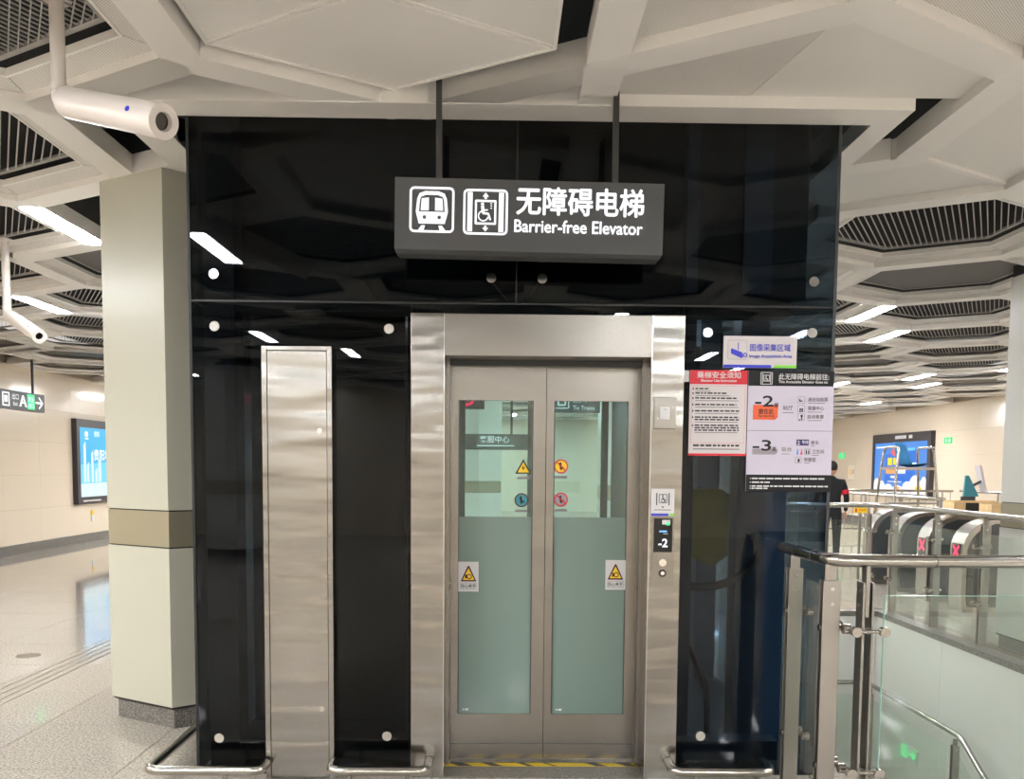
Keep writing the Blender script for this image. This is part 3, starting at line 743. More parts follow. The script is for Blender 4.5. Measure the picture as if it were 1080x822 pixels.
# lift
cxL = -.197
for s in (-1, 1): g0.rect(cxL+s*.070-.011, cxL+s*.070+.011, -.073, .099, Y_)
g0.rring(cxL-.048, cxL+.048, -.042, .066, .009, .006, Y_)
g0.poly([(cxL, .098), (cxL-.014, .080), (cxL-.005, .080), (cxL-.005, .070), (cxL+.005, .070), (cxL+.005, .080), (cxL+.014, .080)], Y_)
g0.poly([(cxL, -.072), (cxL-.014, -.056), (cxL-.005, -.056), (cxL-.005, -.047), (cxL+.005, -.047), (cxL+.005, -.056), (cxL+.014, -.056)], Y_)
g0.disc(cxL-.014, .048, .007, Y_, 14); g0.line((cxL-.014, .040), (cxL-.010, .008), .013, Y_); g0.line((cxL-.012, .022), (cxL+.010, .022), .006, Y_)
g0.line((cxL-.012, .008), (cxL+.012, .006), .009, Y_); g0.line((cxL+.012, .008), (cxL+.022, -.022), .008, Y_); g0.disc(cxL-.010, -.004, .024, Y_, 24, .019, 100, 350)
for q in range(4): g0.rect(cxL+.022, cxL+.028, .028+.010*q, .033+.010*q, Y_)
g0.bold('无障碍电梯', (-.058, Y_, .018), .130, .0026, width=.57)
g0.bold('Barrier-free Elevator', (-.066, Y_, -.070), .078, .0014, width=.575)
obj('lit_lettering', g0, 'glow_white', hs)
g1 = MB(SA); g1.disc(cxT-.033, -.016, .0085, Y_-.0008, 16); g1.disc(cxT+.033, -.016, .0085, Y_-.0008, 16)
obj('headlight_dot', g1, 'sign_grey', hs)

YS = SY0
def board(name, x0, x1, z0, z1, m, label, cat, y=YS, th=.004, bevel=0):
    return obj(name, MB().box(x0, x1, y-th, y, z0, z1), m, label=label, cat=cat, loc=((x0+x1)/2, y, z0), bevel=bevel)
# camera notice
b = board('surveillance_sign', 1.098, 1.46, 2.066, 2.220, 'white_gloss', 'white image acquisition area sign with blue security camera on shaft glass', 'sign', th=.008)
y = YS-.0095
m = MB().rect(1.098, 1.335, 2.066, 2.080, y).poly([(1.133, 2.150), (1.137, 2.160), (1.190, 2.140), (1.196, 2.118), (1.186, 2.112), (1.136, 2.134)], y).line((1.170, 2.152), (1.170, 2.188), .004, y)
T(m, '图像采集区域', 1.228, 2.150, .038, y, width=.20, off=.008); T(m, 'Image Acquisition Area', 1.226, 2.116, .022, y, width=.21, off=.004)
obj('blue_print', m, 'blue', b)
obj('lens_print', MB().disc(1.205, 2.128, .011, y, 14, .006), 'blue', b)
obj('icon_frame', MB().rring(1.118, 1.214, 2.106, 2.200, .002, .008, y), 'grey_tag', b)
obj('green_print', MB().poly([(1.345, 2.066), (1.46, 2.066), (1.46, 2.080), (1.352, 2.080)], y), 'green', b)
# red safety notice
b = board('safety_notice', .936, 1.222, 1.632, 2.052, 'white_gloss', 'red and white elevator safety rules notice on the shaft glass', 'notice', th=.003)
y = YS-.004
obj('red_print', MB().rect(.936, 1.222, 1.984, 2.052, y).rect(.936, 1.222, 1.632, 1.643, y), 'red', b)
m = MB(); T(m, '乘梯安全须知', 1.079, 2.016, .034, y-.0008, 'C', .018, .215); T(m, 'Elevator Use Instruction', 1.079, 1.996, .018, y-.0008, 'C', .01, .175)
obj('white_title', m, 'white', b)
obj('pink_outline', MB().rring(.946, 1.212, 1.695, 1.976, .0015, .003, y), 'pink', b)
m = MB(); mg = MB(); rnd = random.Random(3)
for z, wd, n in ((1.962, .07, 1), (1.940, .155, 1), (1.916, .205, 1), (1.884, .205, 1), (1.853, .22, 1), (1.822, .22, 2), (1.782, .22, 3)):
    m.rect(.950, .956, z-.006, z+.004, y)
    for q in range(n):
        x = .964; zz = z-.012*q
        while x < .964+wd:
            l_ = rnd.uniform(.010, .03); m.rect(x, min(x+l_, .964+wd), zz-.0035, zz+.0035, y); x += l_+.005
    mg.rect(.964, .964+min(.215, wd*1.1), z-.0115*n-.003, z-.0115*n+.0005, y)
x = .958
while x < 1.19:
    l_ = rnd.uniform(.012, .03); m.rect(x, x+l_, 1.678, 1.687, y); x += l_+.006
mg.rect(.958, 1.19, 1.662, 1.667, y)
obj('fine_print', m, 'ink', b); obj('grey_print', mg, 'ink_grey', b)
obj('paper_tape', MB().box(.905, .932, YS-.002, YS, 1.995, 2.05), 'white', label='short strip of white tape left of the red notice', cat='tape', loc=(.92, YS, 1.995))
# floor directory
b = board('floor_directory', 1.226, 1.652, 1.455, 2.052, 'lilac_white', 'white floor directory with black head and foot beside the red notice', 'sign', th=.005)
y = YS-.006
obj('black_band', MB().rect(1.226, 1.652, 1.978, 2.052, y).rect(1.226, 1.652, 1.455, 1.540, y).rect(1.226, 1.652, 1.757, 1.7585, y), 'board_black', b)
m = MB(); T(m, '此无障碍电梯前往:', 1.375, 2.012, .032, y-.0008, 'L', .015, .25); T(m, 'This Accessible Elevator Goes to:', 1.375, 1.993, .018, y-.0008, 'L', .01, .245)
m.rring(1.285, 1.345, 1.985, 2.045, .003, .004, y-.0008); m.rect(1.293, 1.297, 1.990, 2.040, y-.0008); m.rect(1.333, 1.337, 1.990, 2.040, y-.0008); m.rring(1.300, 1.330, 2.0, 2.032, .003, .002, y-.0008); m.disc(1.312, 2.025, .003, y-.0008, 8); m.line((1.312, 2.021), (1.314, 2.012), .004, y-.0008); m.disc(1.314, 2.009, .008, y-.0008, 12, .006); m.line((1.314, 2.012), (1.324, 2.004), .003, y-.0008)
rnd = random.Random(5)
for z in (1.521, 1.502, 1.483, 1.472):
    x = 1.255; m.rect(1.246, 1.250, z-.003, z+.003, y-.0008)
    while x < (1.62 if z != 1.502 and z != 1.472 else 1.33):
        l_ = rnd.uniform(.014, .04); m.rect(x, x+l_, z-.0035, z+.0035, y-.0008); x += l_+.005
obj('white_print', m, 'white', b)
obj('orange_tag', MB().poly([(1.252, 1.812), (1.362, 1.812), (1.376, 1.824), (1.376, 1.885), (1.252, 1.885)], y), 'orange', b)
obj('grey_tag', MB().poly([(1.254, 1.640), (1.366, 1.640), (1.38, 1.650), (1.38, 1.668), (1.254, 1.668)], y), 'grey_tag', b)
m = MB(); T(m, '-2', 1.262, 1.878, .074, y-.0008, 'L', .03, .09); T(m, '层', 1.357, 1.876, .022, y-.0008); T(m, '您在此', 1.317, 1.842, .028, y-.0008, 'C', .015, .075); T(m, 'You Are Here', 1.317, 1.826, .014, y-.0008, 'C')
T(m, '-3', 1.256, 1.660, .074, y-.0008, 'L', .03, .09); T(m, '层', 1.352, 1.660, .022, y-.0008)
obj('black_print', m, 'ink', b)
m = MB(); T(m, '站厅', 1.40, 1.862, .024, y, 'L', .005, .05); T(m, '站台', 1.40, 1.658, .024, y, 'L', .005, .05)
T(m, '进出站检票', 1.525, 1.905, .022, y, 'L', .005, .098); T(m, '客服中心', 1.525, 1.862, .022, y, 'L', .005, .08); T(m, '自动售票', 1.525, 1.820, .022, y, 'L', .005, .08)
T(m, '乘车', 1.545, 1.692, .022, y, 'L', .005, .04); T(m, '卫生间', 1.552, 1.648, .022, y, 'L', .005, .06); T(m, '母婴室', 1.513, 1.608, .022, y, 'L', .005, .06)
for x, z, wd in ((1.40, 1.846, .055), (1.40, 1.642, .04), (1.525, 1.893, .085), (1.525, 1.850, .07), (1.525, 1.808, .07), (1.545, 1.682, .02), (1.552, 1.636, .035), (1.513, 1.597, .03)): m.rect(x, x+wd, z, z+.003, y)
for z in (1.900, 1.856, 1.814): m.rring(1.474, 1.509, z-.006, z+.029, .0015, .003, y)
m.rring(1.515, 1.545, 1.640, 1.670, .0015, .003, y); m.rring(1.469, 1.501, 1.598, 1.630, .0015, .003, y)
obj('grey_print', m, 'ink_grey', b)
m = MB().rect(1.480, 1.496, 1.903, 1.908, y).rect(1.482, 1.486, 1.903, 1.918, y).disc(1.487, 1.866, .004, y, 8).disc(1.497, 1.866, .004, y, 8).rect(1.484, 1.490, 1.852, 1.862, y).rect(1.494, 1.500, 1.852, 1.862, y).disc(1.495, 1.832, .006, y, 10).rect(1.482, 1.489, 1.810, 1.816, y).rect(1.493, 1.498, 1.811, 1.827, y).disc(1.524, 1.663, .003, y, 8).rect(1.521, 1.527, 1.644, 1.659, y).disc(1.536, 1.663, .003, y, 8).rect(1.533, 1.539, 1.644, 1.659, y).disc(1.487, 1.615, .006, y, 8).rect(1.483, 1.491, 1.602, 1.612, y)
obj('icon_print', m, 'ink', b)
obj('navy_tag', MB().rect(1.473, 1.535, 1.686, 1.716, y), 'navy', b)
m = MB(); T(m, '2', 1.478, 1.690, .028, y-.0008, 'L', .03); T(m, '号线', 1.500, 1.696, .018, y-.0008, 'L', .01, .032); obj('line_print', m, 'white', b)
obj('blue_person', MB().disc(1.480, 1.665, .004, y, 8).rect(1.476, 1.484, 1.640, 1.660, y), 'skyblue', b)
obj('pink_person', MB().disc(1.500, 1.665, .004, y, 8).poly([(1.494, 1.640), (1.506, 1.640), (1.503, 1.660), (1.497, 1.660)], y), 'pink', b)
# small lift sign above call panel
b = board('lift_sign', .750, .864, 1.332, 1.466, 'white', 'small white wheelchair lift sign above the call panel', 'sign', y=YJ, th=.006)
y = YJ-.007
m = MB().rect(.774, .779, 1.385, 1.446, y).rect(.835, .840, 1.385, 1.446, y).rring(.787, .828, 1.396, 1.440, .003, .003, y).disc(.806, 1.432, .004, y, 10).line((.806, 1.427), (.809, 1.414), .005, y).disc(.809, 1.409, .011, y, 16, .008).line((.809, 1.414), (.822, 1.402), .004, y)
obj('black_print', m, 'ink', b)
obj('grey_print', MB().rect(.764, .848, 1.360, 1.364, y).rect(.802, .812, 1.372, 1.380, y), 'ink_grey', b)
obj('blue_print', MB().rect(.750, .836, 1.332, 1.344, y), 'blue', b); obj('green_print', MB().poly([(.838, 1.332), (.864, 1.332), (.864, 1.344), (.844, 1.344)], y), 'green', b)
# pinch warnings on the doors
for x0, z0, lab in ((-.213, .912, 'white hand pinch warning sticker with yellow triangle on left door'), (.560, .926, 'white hand pinch warning sticker with yellow triangle on right door')):
    b = board('warning_sticker', x0, x0+.106, z0, z0+.158, 'white', lab, 'sticker', y=DY-.0002, th=.002); y = DY-.003
    cx_ = x0+.053
    obj('triangle_edge', MB().poly([(cx_-.042, z0+.054), (cx_+.042, z0+.054), (cx_+.038, z0+.062), (cx_+.004, z0+.136), (cx_-.004, z0+.136), (cx_-.038, z0+.062)], y), 'warn_dark', b)
    obj('triangle', MB().poly([(cx_-.031, z0+.062), (cx_+.031, z0+.062), (cx_, z0+.124)], y-.0006), 'yellow', b)
    m = MB().rect(cx_-.018, cx_-.008, z0+.070, z0+.090, y-.0012).disc(cx_+.004, z0+.080, .014, y-.0012, 14, .009); T(m, '当心夹手', cx_, z0+.022, .022, y, 'C', .02, .078); m.rring(x0+.010, x0+.096, z0+.014, z0+.046, .0012, .002, y)
    obj('black_print', m, 'ink', b)
# round stickers on the door glass
def round_sticker(x, z, kind, lab):
    yy = DY+.0068; t = thing('door_sticker', lab, 'sticker', (x, yy, z-.045))
    if kind == 'tri':
        obj('edge', MB().prism([(x-.042, z-.034), (x+.042, z-.034), (x, z+.042)], yy-.001, yy, 'y'), 'black', t)
        obj('face', MB().poly([(x-.030, z-.027), (x+.030, z-.027), (x, z+.027)], yy-.0016), 'yellow', t)
        obj('bolt_print', MB().poly([(x+.003, z+.012), (x-.010, z-.008), (x, z-.006), (x-.006, z-.022), (x+.010, z-.001), (x+.001, z-.002)], yy-.0022), 'black', t)
    else:
        bc, fc = ('red', 'yellow' if kind == 'yb' else 'grey_tag') if kind != 'green' else ('warn_dark', 'teal')
        obj('face', MB().cyl((x, yy, z), (x, yy-.001, z), .036, 28), fc, t)
        obj('ring', MB().disc(x, z, .037, yy-.0016, 28, .030), bc, t)
        m = MB().disc(x-.004, z+.014, .007, yy-.002, 10).line((x-.004, z+.008), (x+.002, z-.018), .012, yy-.002).line((x+.002, z), (x+.018, z-.014), .006, yy-.002)
        obj('figure_print', m, 'ink', t)
        if kind != 'green': obj('bar', MB().line((x-.024, z+.024), (x+.024, z-.024), .006, yy-.0024), 'red', t)
    obj('caption', MB().rect(x-.032, x+.032, z-.062, z-.050, yy-.001), 'ink_grey', t)
round_sticker(.123, 1.567, 'tri', 'yellow and black warning triangle on the left door glass')
round_sticker(.115, 1.395, 'green', 'round green sticker on the left door glass below the triangle')
round_sticker(.320, 1.573, 'yb', 'upper round prohibition sticker on yellow on the right door glass')
round_sticker(.322, 1.400, 'gr', 'lower round red prohibition sticker on the right door glass')

# ================================================================== COLUMNS
def column(cx, cy, R, label, m, clip=None, band='bronze'):
    t = thing('column', label, 'column', (cx, cy, 0))
    def P(r):
        h = hexagon(cx, cy, r)
        return [(min(x, clip) if clip else x, y) for x, y in h]
    obj('plinth', MB().prism(P(R-.035), 0, .125), 'granite_dark', t)
    obj('shaft_cladding', MB().prism(P(R), .135, 1.075), m, t)
    obj('band', MB().prism(P(R-.004), 1.083, 1.292), band, t)
    obj('shaft_cladding', MB().prism(P(R), 1.30, ZC+.0), m, t)
    obj('joint', MB().prism(P(R-.012), .12, ZC+.3), 'black', t)
    return t
column(-1.92, 5.56, .545, 'cream hexagonal column with bronze band left of the glass shaft', 'column_cream', -1.56)
column(4.95, 7.25, .60, 'pale hexagonal column beyond the stairwell at the right edge', 'column_white', band='bronze')
for i_, (x, y) in enumerate(((4.9, -5.2), (-4.6, -6.5), (1.2, -8.6), (8.4, -3.5), (2.0, 13.6), (-.4, 17.0))):
    column(x, y, .5, ('pale hexagonal column standing behind the viewer' if y < 0 else ['', '', '', '', 'pale column seen through the elevator door glass', 'far pale column behind the elevator'][i_]), 'column_white', band='bronze')['group'] = 'hexagonal hall columns'

# ================================================================== SECURITY CAMERAS
def cctv(a, b, r, pole_top, label, pr):
    a = Vector(a); b = Vector(b); d = (b-a).normalized(); up = Vector((0, 0, 1))
    t = thing('security_camera', label, 'security camera', a, group=None)
    px = a-d*(r*1.1)
    obj('pole', MB().cyl((px.x, px.y, px.z+r*1.0), (px.x, px.y, pole_top), pr, 20), 'cctv_white', t, smooth=True)
    obj('collar', MB().cyl((px.x, px.y, px.z+r*.55), (px.x, px.y, px.z+r*1.1), pr*1.12, 20), 'cctv_white', t, smooth=True)
    obj('elbow', MB().tube([(px.x, px.y, px.z+r*.7), (px.x, px.y, px.z-.1*r), tuple(a+d*.01)], pr*.98, 16, r*.6, 8), 'cctv_white', t, smooth=True)
    obj('ceiling_rose', MB().cyl((px.x, px.y, pole_top-.02), (px.x, px.y, pole_top), pr*2, 20), 'cctv_white', t, smooth=True)
    obj('housing', MB().cyl(a, b-d*.03, r, 32).cyl(a-d*.012, a, r*.9, 32, r), 'cctv_white', t, smooth=True)
    cap = MB(); n = 32
    u = d.orthogonal().normalized(); v = d.cross(u); vs = []; fs = []
    prof = [(-.03, r*1.01), (0, r*1.01), (0, r*.56), (-.02, r*.5)]
    for q, (h, rr) in enumerate(prof):
        for k in range(n): vs.append(b+d*h+u*rr*math.cos(2*math.pi*k/n)+v*rr*math.sin(2*math.pi*k/n))
    for q in range(len(prof)-1):
        for k in range(n): fs.append((q*n+k, q*n+(k+1) % n, (q+1)*n+(k+1) % n, (q+1)*n+k))
    hd = obj('hood', cap.add(vs, fs), 'cctv_white', t, smooth=True)
    obj('lens_glass', MB().cyl(b-d*.025, b-d*.018, r*.52, 28), 'lens', hd)
    # round blue badge on the camera-facing side
    side = (Vector((0, 0, CAM_Z))-(a*.25+b*.75)); side = (side-d*side.dot(d)).normalized(); side = (side+up*.35).normalized(); side = (side-d*side.dot(d)).normalized()
    c = a*.22+b*.78+side*(r+.0005); w_ = d; h_ = side.cross(d)
    q_ = MB(); q_.add([c+w_*.013*math.cos(k*math.pi/8)+h_*.010*math.sin(k*math.pi/8) for k in range(16)], [tuple(range(16))]); obj('blue_badge', q_, 'blue', t)
    return t
cctv((-1.672, 3.45, 2.955), (-1.19, 3.14, 2.768), .059, ZC+.13, 'large white cylindrical security camera hanging at upper left', .027)
cctv((-3.90, 7.0, 2.735), (-3.47, 6.62, 2.52), .052, ZC+.1, 'smaller white security camera farther back on the left', .03)

# ================================================================== LEFT: exit sign, advert, wall bits
xs = -7.5
wsn = thing('exit_sign', 'grey hanging exit A sign with arrow near the left wall', 'sign', (xs, 12.9, 2.4))
obj('box', MB().box(xs-.12, xs, 11.2, 14.40, 2.40, 2.69), 'sign_grey', wsn, bevel=.004)
for yy in (11.5, 13.17, 14.16): obj('rod', MB().box(xs-.075, xs-.045, yy-.015, yy+.015, 2.69, ZC+.3), 'sign_dark', wsn)
ry = (0, 1, 0); m = MB()
for q, d_ in enumerate((-.010, 0, .010)): m.text('A', (xs+.002+q*.0003, 13.755+d_, 2.455), .26, r=ry, align='C', off=0, width=.20)
m.text('出口', (xs+.002, 13.54, 2.56), .10, r=ry, align='C', off=0); m.text('Exit', (xs+.002, 13.54, 2.46), .08, r=ry, align='C', off=0)
def wl(m, a, b, t, dx):    # stroke on an x=const face
    a = Vector((0, *a)); b = Vector((0, *b)); d = (b-a).normalized(); n = Vector((0, -d.z, d.y))*t/2
    m.add([(xs+.002+dx, p.y, p.z) for p in (a+n, a-n, b-n, b+n)], [(0, 1, 2, 3)])
wl(m, (14.12, 2.545), (14.32, 2.545), .03, 0); wl(m, (14.22, 2.635), (14.335, 2.54), .03, .0003); wl(m, (14.22, 2.455), (14.335, 2.55), .03, .0006)
for y0, y1, z0, z1 in ((13.19, 13.215, 2.44, 2.65), (13.355, 13.38, 2.44, 2.65), (13.215, 13.355, 2.63, 2.65), (13.215, 13.355, 2.44, 2.46), (13.24, 13.33, 2.50, 2.60)): m.box(xs, xs+.002, y0, y1, z0, z1)
obj('lit_lettering', m, 'glow_white', wsn)['kind'] = 'stuff'
obj('green_field', MB().box(xs, xs+.0015, 13.885, 14.09, 2.43, 2.66), 'led_green', wsn)
m = MB(); m.text('安全', (xs+.003, 13.99, 2.555), .085, r=ry, align='C', off=0); m.text('出口', (xs+.003, 13.99, 2.455), .085, r=ry, align='C', off=0)
obj('white_lettering', m, 'glow_white', wsn)['kind'] = 'stuff'

xa = XL
ad = thing('light_box', 'tall blue lit advertisement light box on the left wall', 'advertisement', (xa, 18.2, .77))
A0, A1, Z0, Z1 = 17.0, 19.4, .77, 2.45
obj('frame', MB().box(xa, xa+.10, A0, A0+.12, Z0, Z1).box(xa, xa+.10, A1-.12, A1, Z0, Z1).box(xa, xa+.10, A0+.12, A1-.12, Z0, Z0+.14).box(xa, xa+.10, A0+.12, A1-.12, Z1-.16, Z1), 'frame_dark', ad)
xf = xa+.085
scr = obj('screen', MB().box(xa+.02, xf, A0+.12, A1-.12, Z0+.14, Z1-.16), 'ad_blue', ad)
def pq(x, pts): return MB().add([(x, p[0], p[1]) for p in pts], [tuple(range(len(pts)))])
obj('sky_print', pq(xf+.001, [(A0+.12, 1.15), (A1-.12, 1.15), (A1-.12, 1.65), (A0+.12, 1.55)]), 'ad_mid', scr)
obj('pale_print', pq(xf+.0015, [(A0+.12, Z0+.14), (A1-.12, Z0+.14), (A1-.12, 1.20), (A0+.12, 1.17)]), 'ad_pale', scr)
for y0, wd, h in ((17.28, .10, 2.02), (17.42, .08, 1.62), (17.60, .09, 1.85), (17.76, .1, 1.5), (17.9, .12, 1.7)):
    obj('tower_print', pq(xf+.002, [(y0, 1.2), (y0+wd, 1.2), (y0+wd, h), (y0, h-.08)]), 'ad_pale', scr)
m = MB(); m.text('贵阳地铁', (xf+.003, 17.72, 1.66), .24, r=ry, off=.015); m.text('贵阳', (xf+.003, 17.75, 2.13), .12, r=ry)
m.add([(xf+.003, 17.42+.07*math.cos(k*math.pi/8), 2.16+.06*math.sin(k*math.pi/8)) for k in range(16)], [tuple(range(16))])
m.box(xf, xf+.003, 17.36, 17.5, 2.06, 2.085)
obj('white_print', m, 'ad_white', scr)['kind'] = 'stuff'
obj('caption_print', MB().box(xa+.10, xa+.1015, 17.2, 17.95, .815, .845), 'white', ad)
wt = thing('wall_tag', 'small white tag with yellow top on the wall below the left advertisement', 'tag', (XL, 17.75, .42))
obj('tag', MB().box(XL, XL+.02, 17.70, 17.80, .40, .52), 'white', wt); obj('yellow_top', MB().box(XL, XL+.022, 17.70, 17.78, .53, .62), 'yellow', wt)

# ================================================================== RAILINGS
def post(t, x, y, along, h, z0=0, top=1.09, w_=.07, cl=(.90, .38)):
    # two flat plates whose faces look along the rail, a narrower neck up to the handrail
    p = MB(); n = MB(); c = MB(); s = .020
    for k in (-1, 1):
        if along == 'y': p.box(x-w_/2, x+w_/2, y+k*s-.005, y+k*s+.005, z0, top)
        else: p.box(x+k*s-.005, x+k*s+.005, y-w_/2, y+w_/2, z0, top)
    o = obj('post_plates', p, 'steel_post', t, bevel=.002)
    if along == 'y': n.box(x-w_*.33, x+w_*.33, y-.008, y+.008, top-.15, h-.02)
    else: n.box(x-.008, x+.008, y-w_*.33, y+w_*.33, top-.15, h-.02)
    obj('neck', n, 'steel_post', t)
    for zz in (top-.035, top-.10):
        for k in (-1, 1):
            if along == 'y': c.cyl((x, y+k*.025, zz), (x, y+k*.031, zz), .008, 12)
            else: c.cyl((x+k*.025, y, zz), (x+k*.031, y, zz), .008, 12)
    obj('bolt', c, 'chrome', o, smooth=True)['kind'] = 'stuff'
    return o
def clamp(t, x, y, z, along, side, reach=.05):
    m = MB()
    if along == 'x':
        m.cyl((x-reach, y+side*.055, z), (x+reach, y+side*.055, z), .008, 10)
        m.cyl((x, y-.04, z), (x, y+.06, z), .014, 14)
        for k in (-1, 1): m.cyl((x+k*reach, y+side*.045, z), (x+k*reach, y+side*.075, z), .021, 18)
    else:
        m.cyl((x+side*.055, y-reach, z), (x+side*.055, y+reach, z), .008, 10)
        m.cyl((x-.045, y, z), (x+.06, y, z), .014, 14)
        for k in (-1, 1): m.cyl((x+side*.045, y+k*reach, z), (x+side*.075, y+k*reach, z), .021, 18)
    return obj('glass_clamp', m, 'steel_pipe', t, smooth=True)
RH = 1.18
fr = thing('glass_railing', 'steel and glass railing in the right foreground around the stairwell', 'railing', (1.39, 3.62, 0))
obj('handrail', MB().tube([(1.415, 4.262, RH), (1.42, 3.63, RH), (5.2, 3.67, RH)], .028, 18, .13, 10), 'steel_pipe', fr, smooth=True)
for yy in (4.05, 3.82): obj('rail_sleeve', MB().cyl((1.416, yy, RH), (1.416, yy-.004, RH), .0287, 18), 'steel_dark', fr)
obj('rail_sleeve', MB().cyl((1.86, 3.6345, RH), (1.863, 3.6345, RH), .0287, 18), 'steel_dark', fr)
post(fr, 1.436, 4.14, 'y', RH); post(fr, 1.432, 3.68, 'y', RH, w_=.076); post(fr, 1.568, 3.632, 'x', RH); post(fr, 2.75, 3.63, 'x', RH); post(fr, 3.9, 3.64, 'x', RH)
for z in (.885, .275):
    clamp(fr, 1.436, 4.14, z, 'y', 1); clamp(fr, 1.432, 3.68, z-.0, 'y', 1, .045); clamp(fr, 1.568, 3.632, z, 'x', -1, .06); clamp(fr, 2.75, 3.63, z, 'x', -1, .06)
obj('glass_sheet', MB().box(1.486, 1.498, 3.72, 4.12, .10, 1.04), 'glass_clear', fr)
gs = obj('glass_sheet', MB().box(1.622, 2.72, 3.562, 3.574, .10, 1.04), 'glass_clear', fr)
obj('polished_edge', MB().box(1.622, 2.72, 3.562, 3.574, 1.0402, 1.042).box(1.620, 1.6218, 3.562, 3.574, .10, 1.04), 'glass_edge', gs)
obj('glass_sheet', MB().box(2.78, 3.87, 3.562, 3.574, .10, 1.04), 'glass_clear', fr)

rr_ = thing('glass_railing', 'steel and glass railing on the far side of the stairwell', 'railing', (4.27, 8.0, .03))
xr = 4.27
obj('handrail', MB().tube([(1.8, 9.5, RH), (4.16, 9.5, RH), (xr, 9.38, RH), (xr, 7.45, RH), (xr, 4.6, RH)], .028, 14, .1), 'steel_pipe', rr_, smooth=True)
ys = [9.22, 8.32, 7.48, 6.62, 5.8, 5.0]
for k, yy in enumerate(ys):
    post(rr_, xr, yy, 'y', RH, .03)
    for z in (.90, .40): clamp(rr_, xr, yy, z, 'y', -1)
    if k: obj('glass_sheet', MB().box(xr-.066, xr-.054, yy+.05, ys[k-1]-.05, .10, 1.02), 'glass_clear', rr_)
for k, xx in enumerate((4.1, 3.2, 2.3)):
    post(rr_, xx, 9.5, 'x', RH, .03)
    for z in (.90, .40): clamp(rr_, xx, 9.5, z, 'x', -1)
    if k: obj('glass_sheet', MB().box(xx+.05, (4.1, 3.2, 2.3)[k-1]-.05, 9.434, 9.446, .10, 1.02), 'glass_clear', rr_)
# inner handrail of the stairs
ir = thing('stair_handrail', 'steel handrail with glass panel going down inside the stairwell', 'handrail', (4.05, 7.4, ZL))
xi = 4.02
obj('handrail', MB().tube([(2.0, 9.2, -.74), (xi, 9.2, -.74), (xi, 7.28, -.74), (xi, 4.4, -2.38)], .024, 14, .08), 'steel_pipe', ir, smooth=True)
for yy, zz in ((9.1, -.76), (7.36, -.76), (5.6, -1.72)): post(ir, xi, yy, 'y', zz, zz-1.0 if yy > 7 else zz-1.0, zz-.08, .06)
obj('glass_sheet', MB().box(xi-.05, xi-.04, 7.42, 9.02, -1.62, -.86), 'glass_clear', ir)
obj('glass_sheet', MB().prism([(5.68, -2.72), (7.26, -1.78), (7.26, -.86), (5.68, -1.80)], xi-.05, xi-.04, 'x'), 'glass_clear', ir)
obj('glass_sheet', MB().box(2.2, 3.9, 9.15, 9.16, -1.62, -.86), 'glass_clear', ir)
# low level evacuation lights in the stairwell
def evac(loc, r, mirror, label):
    r = Vector(r); n = Vector((0, 0, 1)).cross(r)*-1; o = Vector(loc)
    t = thing('evacuation_light', label, 'exit light', o)
    M = Matrix((( r.x, n.x*-1, 0, o.x), (r.y, n.y*-1, 0, o.y), (0, 0, 1, o.z), (0, 0, 0, 1)))
    M = M @ Matrix.Diagonal((1.45, 1, 1.35, 1))
    obj('plate', MB(M).box(-.13, .13, -.012, 0, -.055, .055), 'stair_white', t)
    s = -1 if mirror else 1
    m = MB(M); y = -.014
    m.rring(-.10 if s > 0 else .01, -.01 if s > 0 else .10, -.045, .045, .008, .004, y)
    c = -.055*s
    m.disc(c+.004, .026, .008, y, 10); m.line((c, .016), (c-.006, -.008), .012, y); m.line((c-.006, -.008), (c+.018, -.030), .009, y); m.line((c-.006, -.008), (c-.022, -.032), .009, y); m.line((c, .012), (c+.02, .002), .007, y)
    m.line((.012*s, 0), (.09*s, 0), .014, y); m.line((.066*s, .028), (.098*s, -.003), .014, y); m.line((.066*s, -.028), (.098*s, .003), .014, y)
    obj('lit_pictogram', m, 'led_green', t)['kind'] = 'stuff'
evac((4.186, 8.52, -1.30), (0, -1, 0), False, 'small green running figure exit light with right arrow on stairwell wall')
evac((3.38, 9.386, -1.57), (1, 0, 0), True, 'small green exit light with left arrow low beside the railing post')

# rails and posts farther back on the right
br = thing('barrier_rail', 'plain steel tube barrier standing behind the turnstiles', 'barrier', (6.5, 14.5, 0))
obj('handrail', MB().tube([(4.6, 16.9, 1.15), (6.35, 16.9, 1.15), (6.5, 16.7, 1.15), (6.5, 12.5, 1.15)], .03, 12, .1), 'steel_pipe', br, smooth=True)
obj('mid_rail', MB().tube([(4.6, 16.9, .75), (6.4, 16.9, .75)], .015, 10), 'steel_pipe', br, smooth=True)
obj('mid_rail', MB().tube([(6.5, 16.7, .75), (6.5, 12.5, .75)], .015, 10), 'steel_pipe', br, smooth=True)
for x, y in ((6.5, 16.6), (6.5, 15.2), (6.5, 13.9), (6.5, 12.6), (5.7, 16.9), (5.1, 16.9)):
    obj('post', MB().cyl((x, y, 0), (x, y, 1.15), .022, 12), 'steel_post', br, smooth=True)
b2 = thing('barrier_rail', 'low barred steel fence by the far poster wall', 'barrier', (8.2, 20, 0))
obj('top_rail', MB().tube([(5.5, 20.0, 1.1), (10.6, 20.0, 1.1)], .028, 10), 'steel_pipe', b2, smooth=True)
obj('bottom_rail', MB().tube([(5.5, 20.0, .2), (10.6, 20.0, .2)], .018, 10), 'steel_pipe', b2, smooth=True)
for k in range(27): obj('bar', MB().cyl((5.6+.19*k, 20, .2 if k % 5 else 0), (5.6+.19*k, 20, 1.1), .011 if k % 5 else .022, 8), 'steel_post', b2, smooth=True)
b3 = thing('barrier_rail', 'steel tube handrail along the right tiled wall', 'barrier', (10.6, 15, 0))
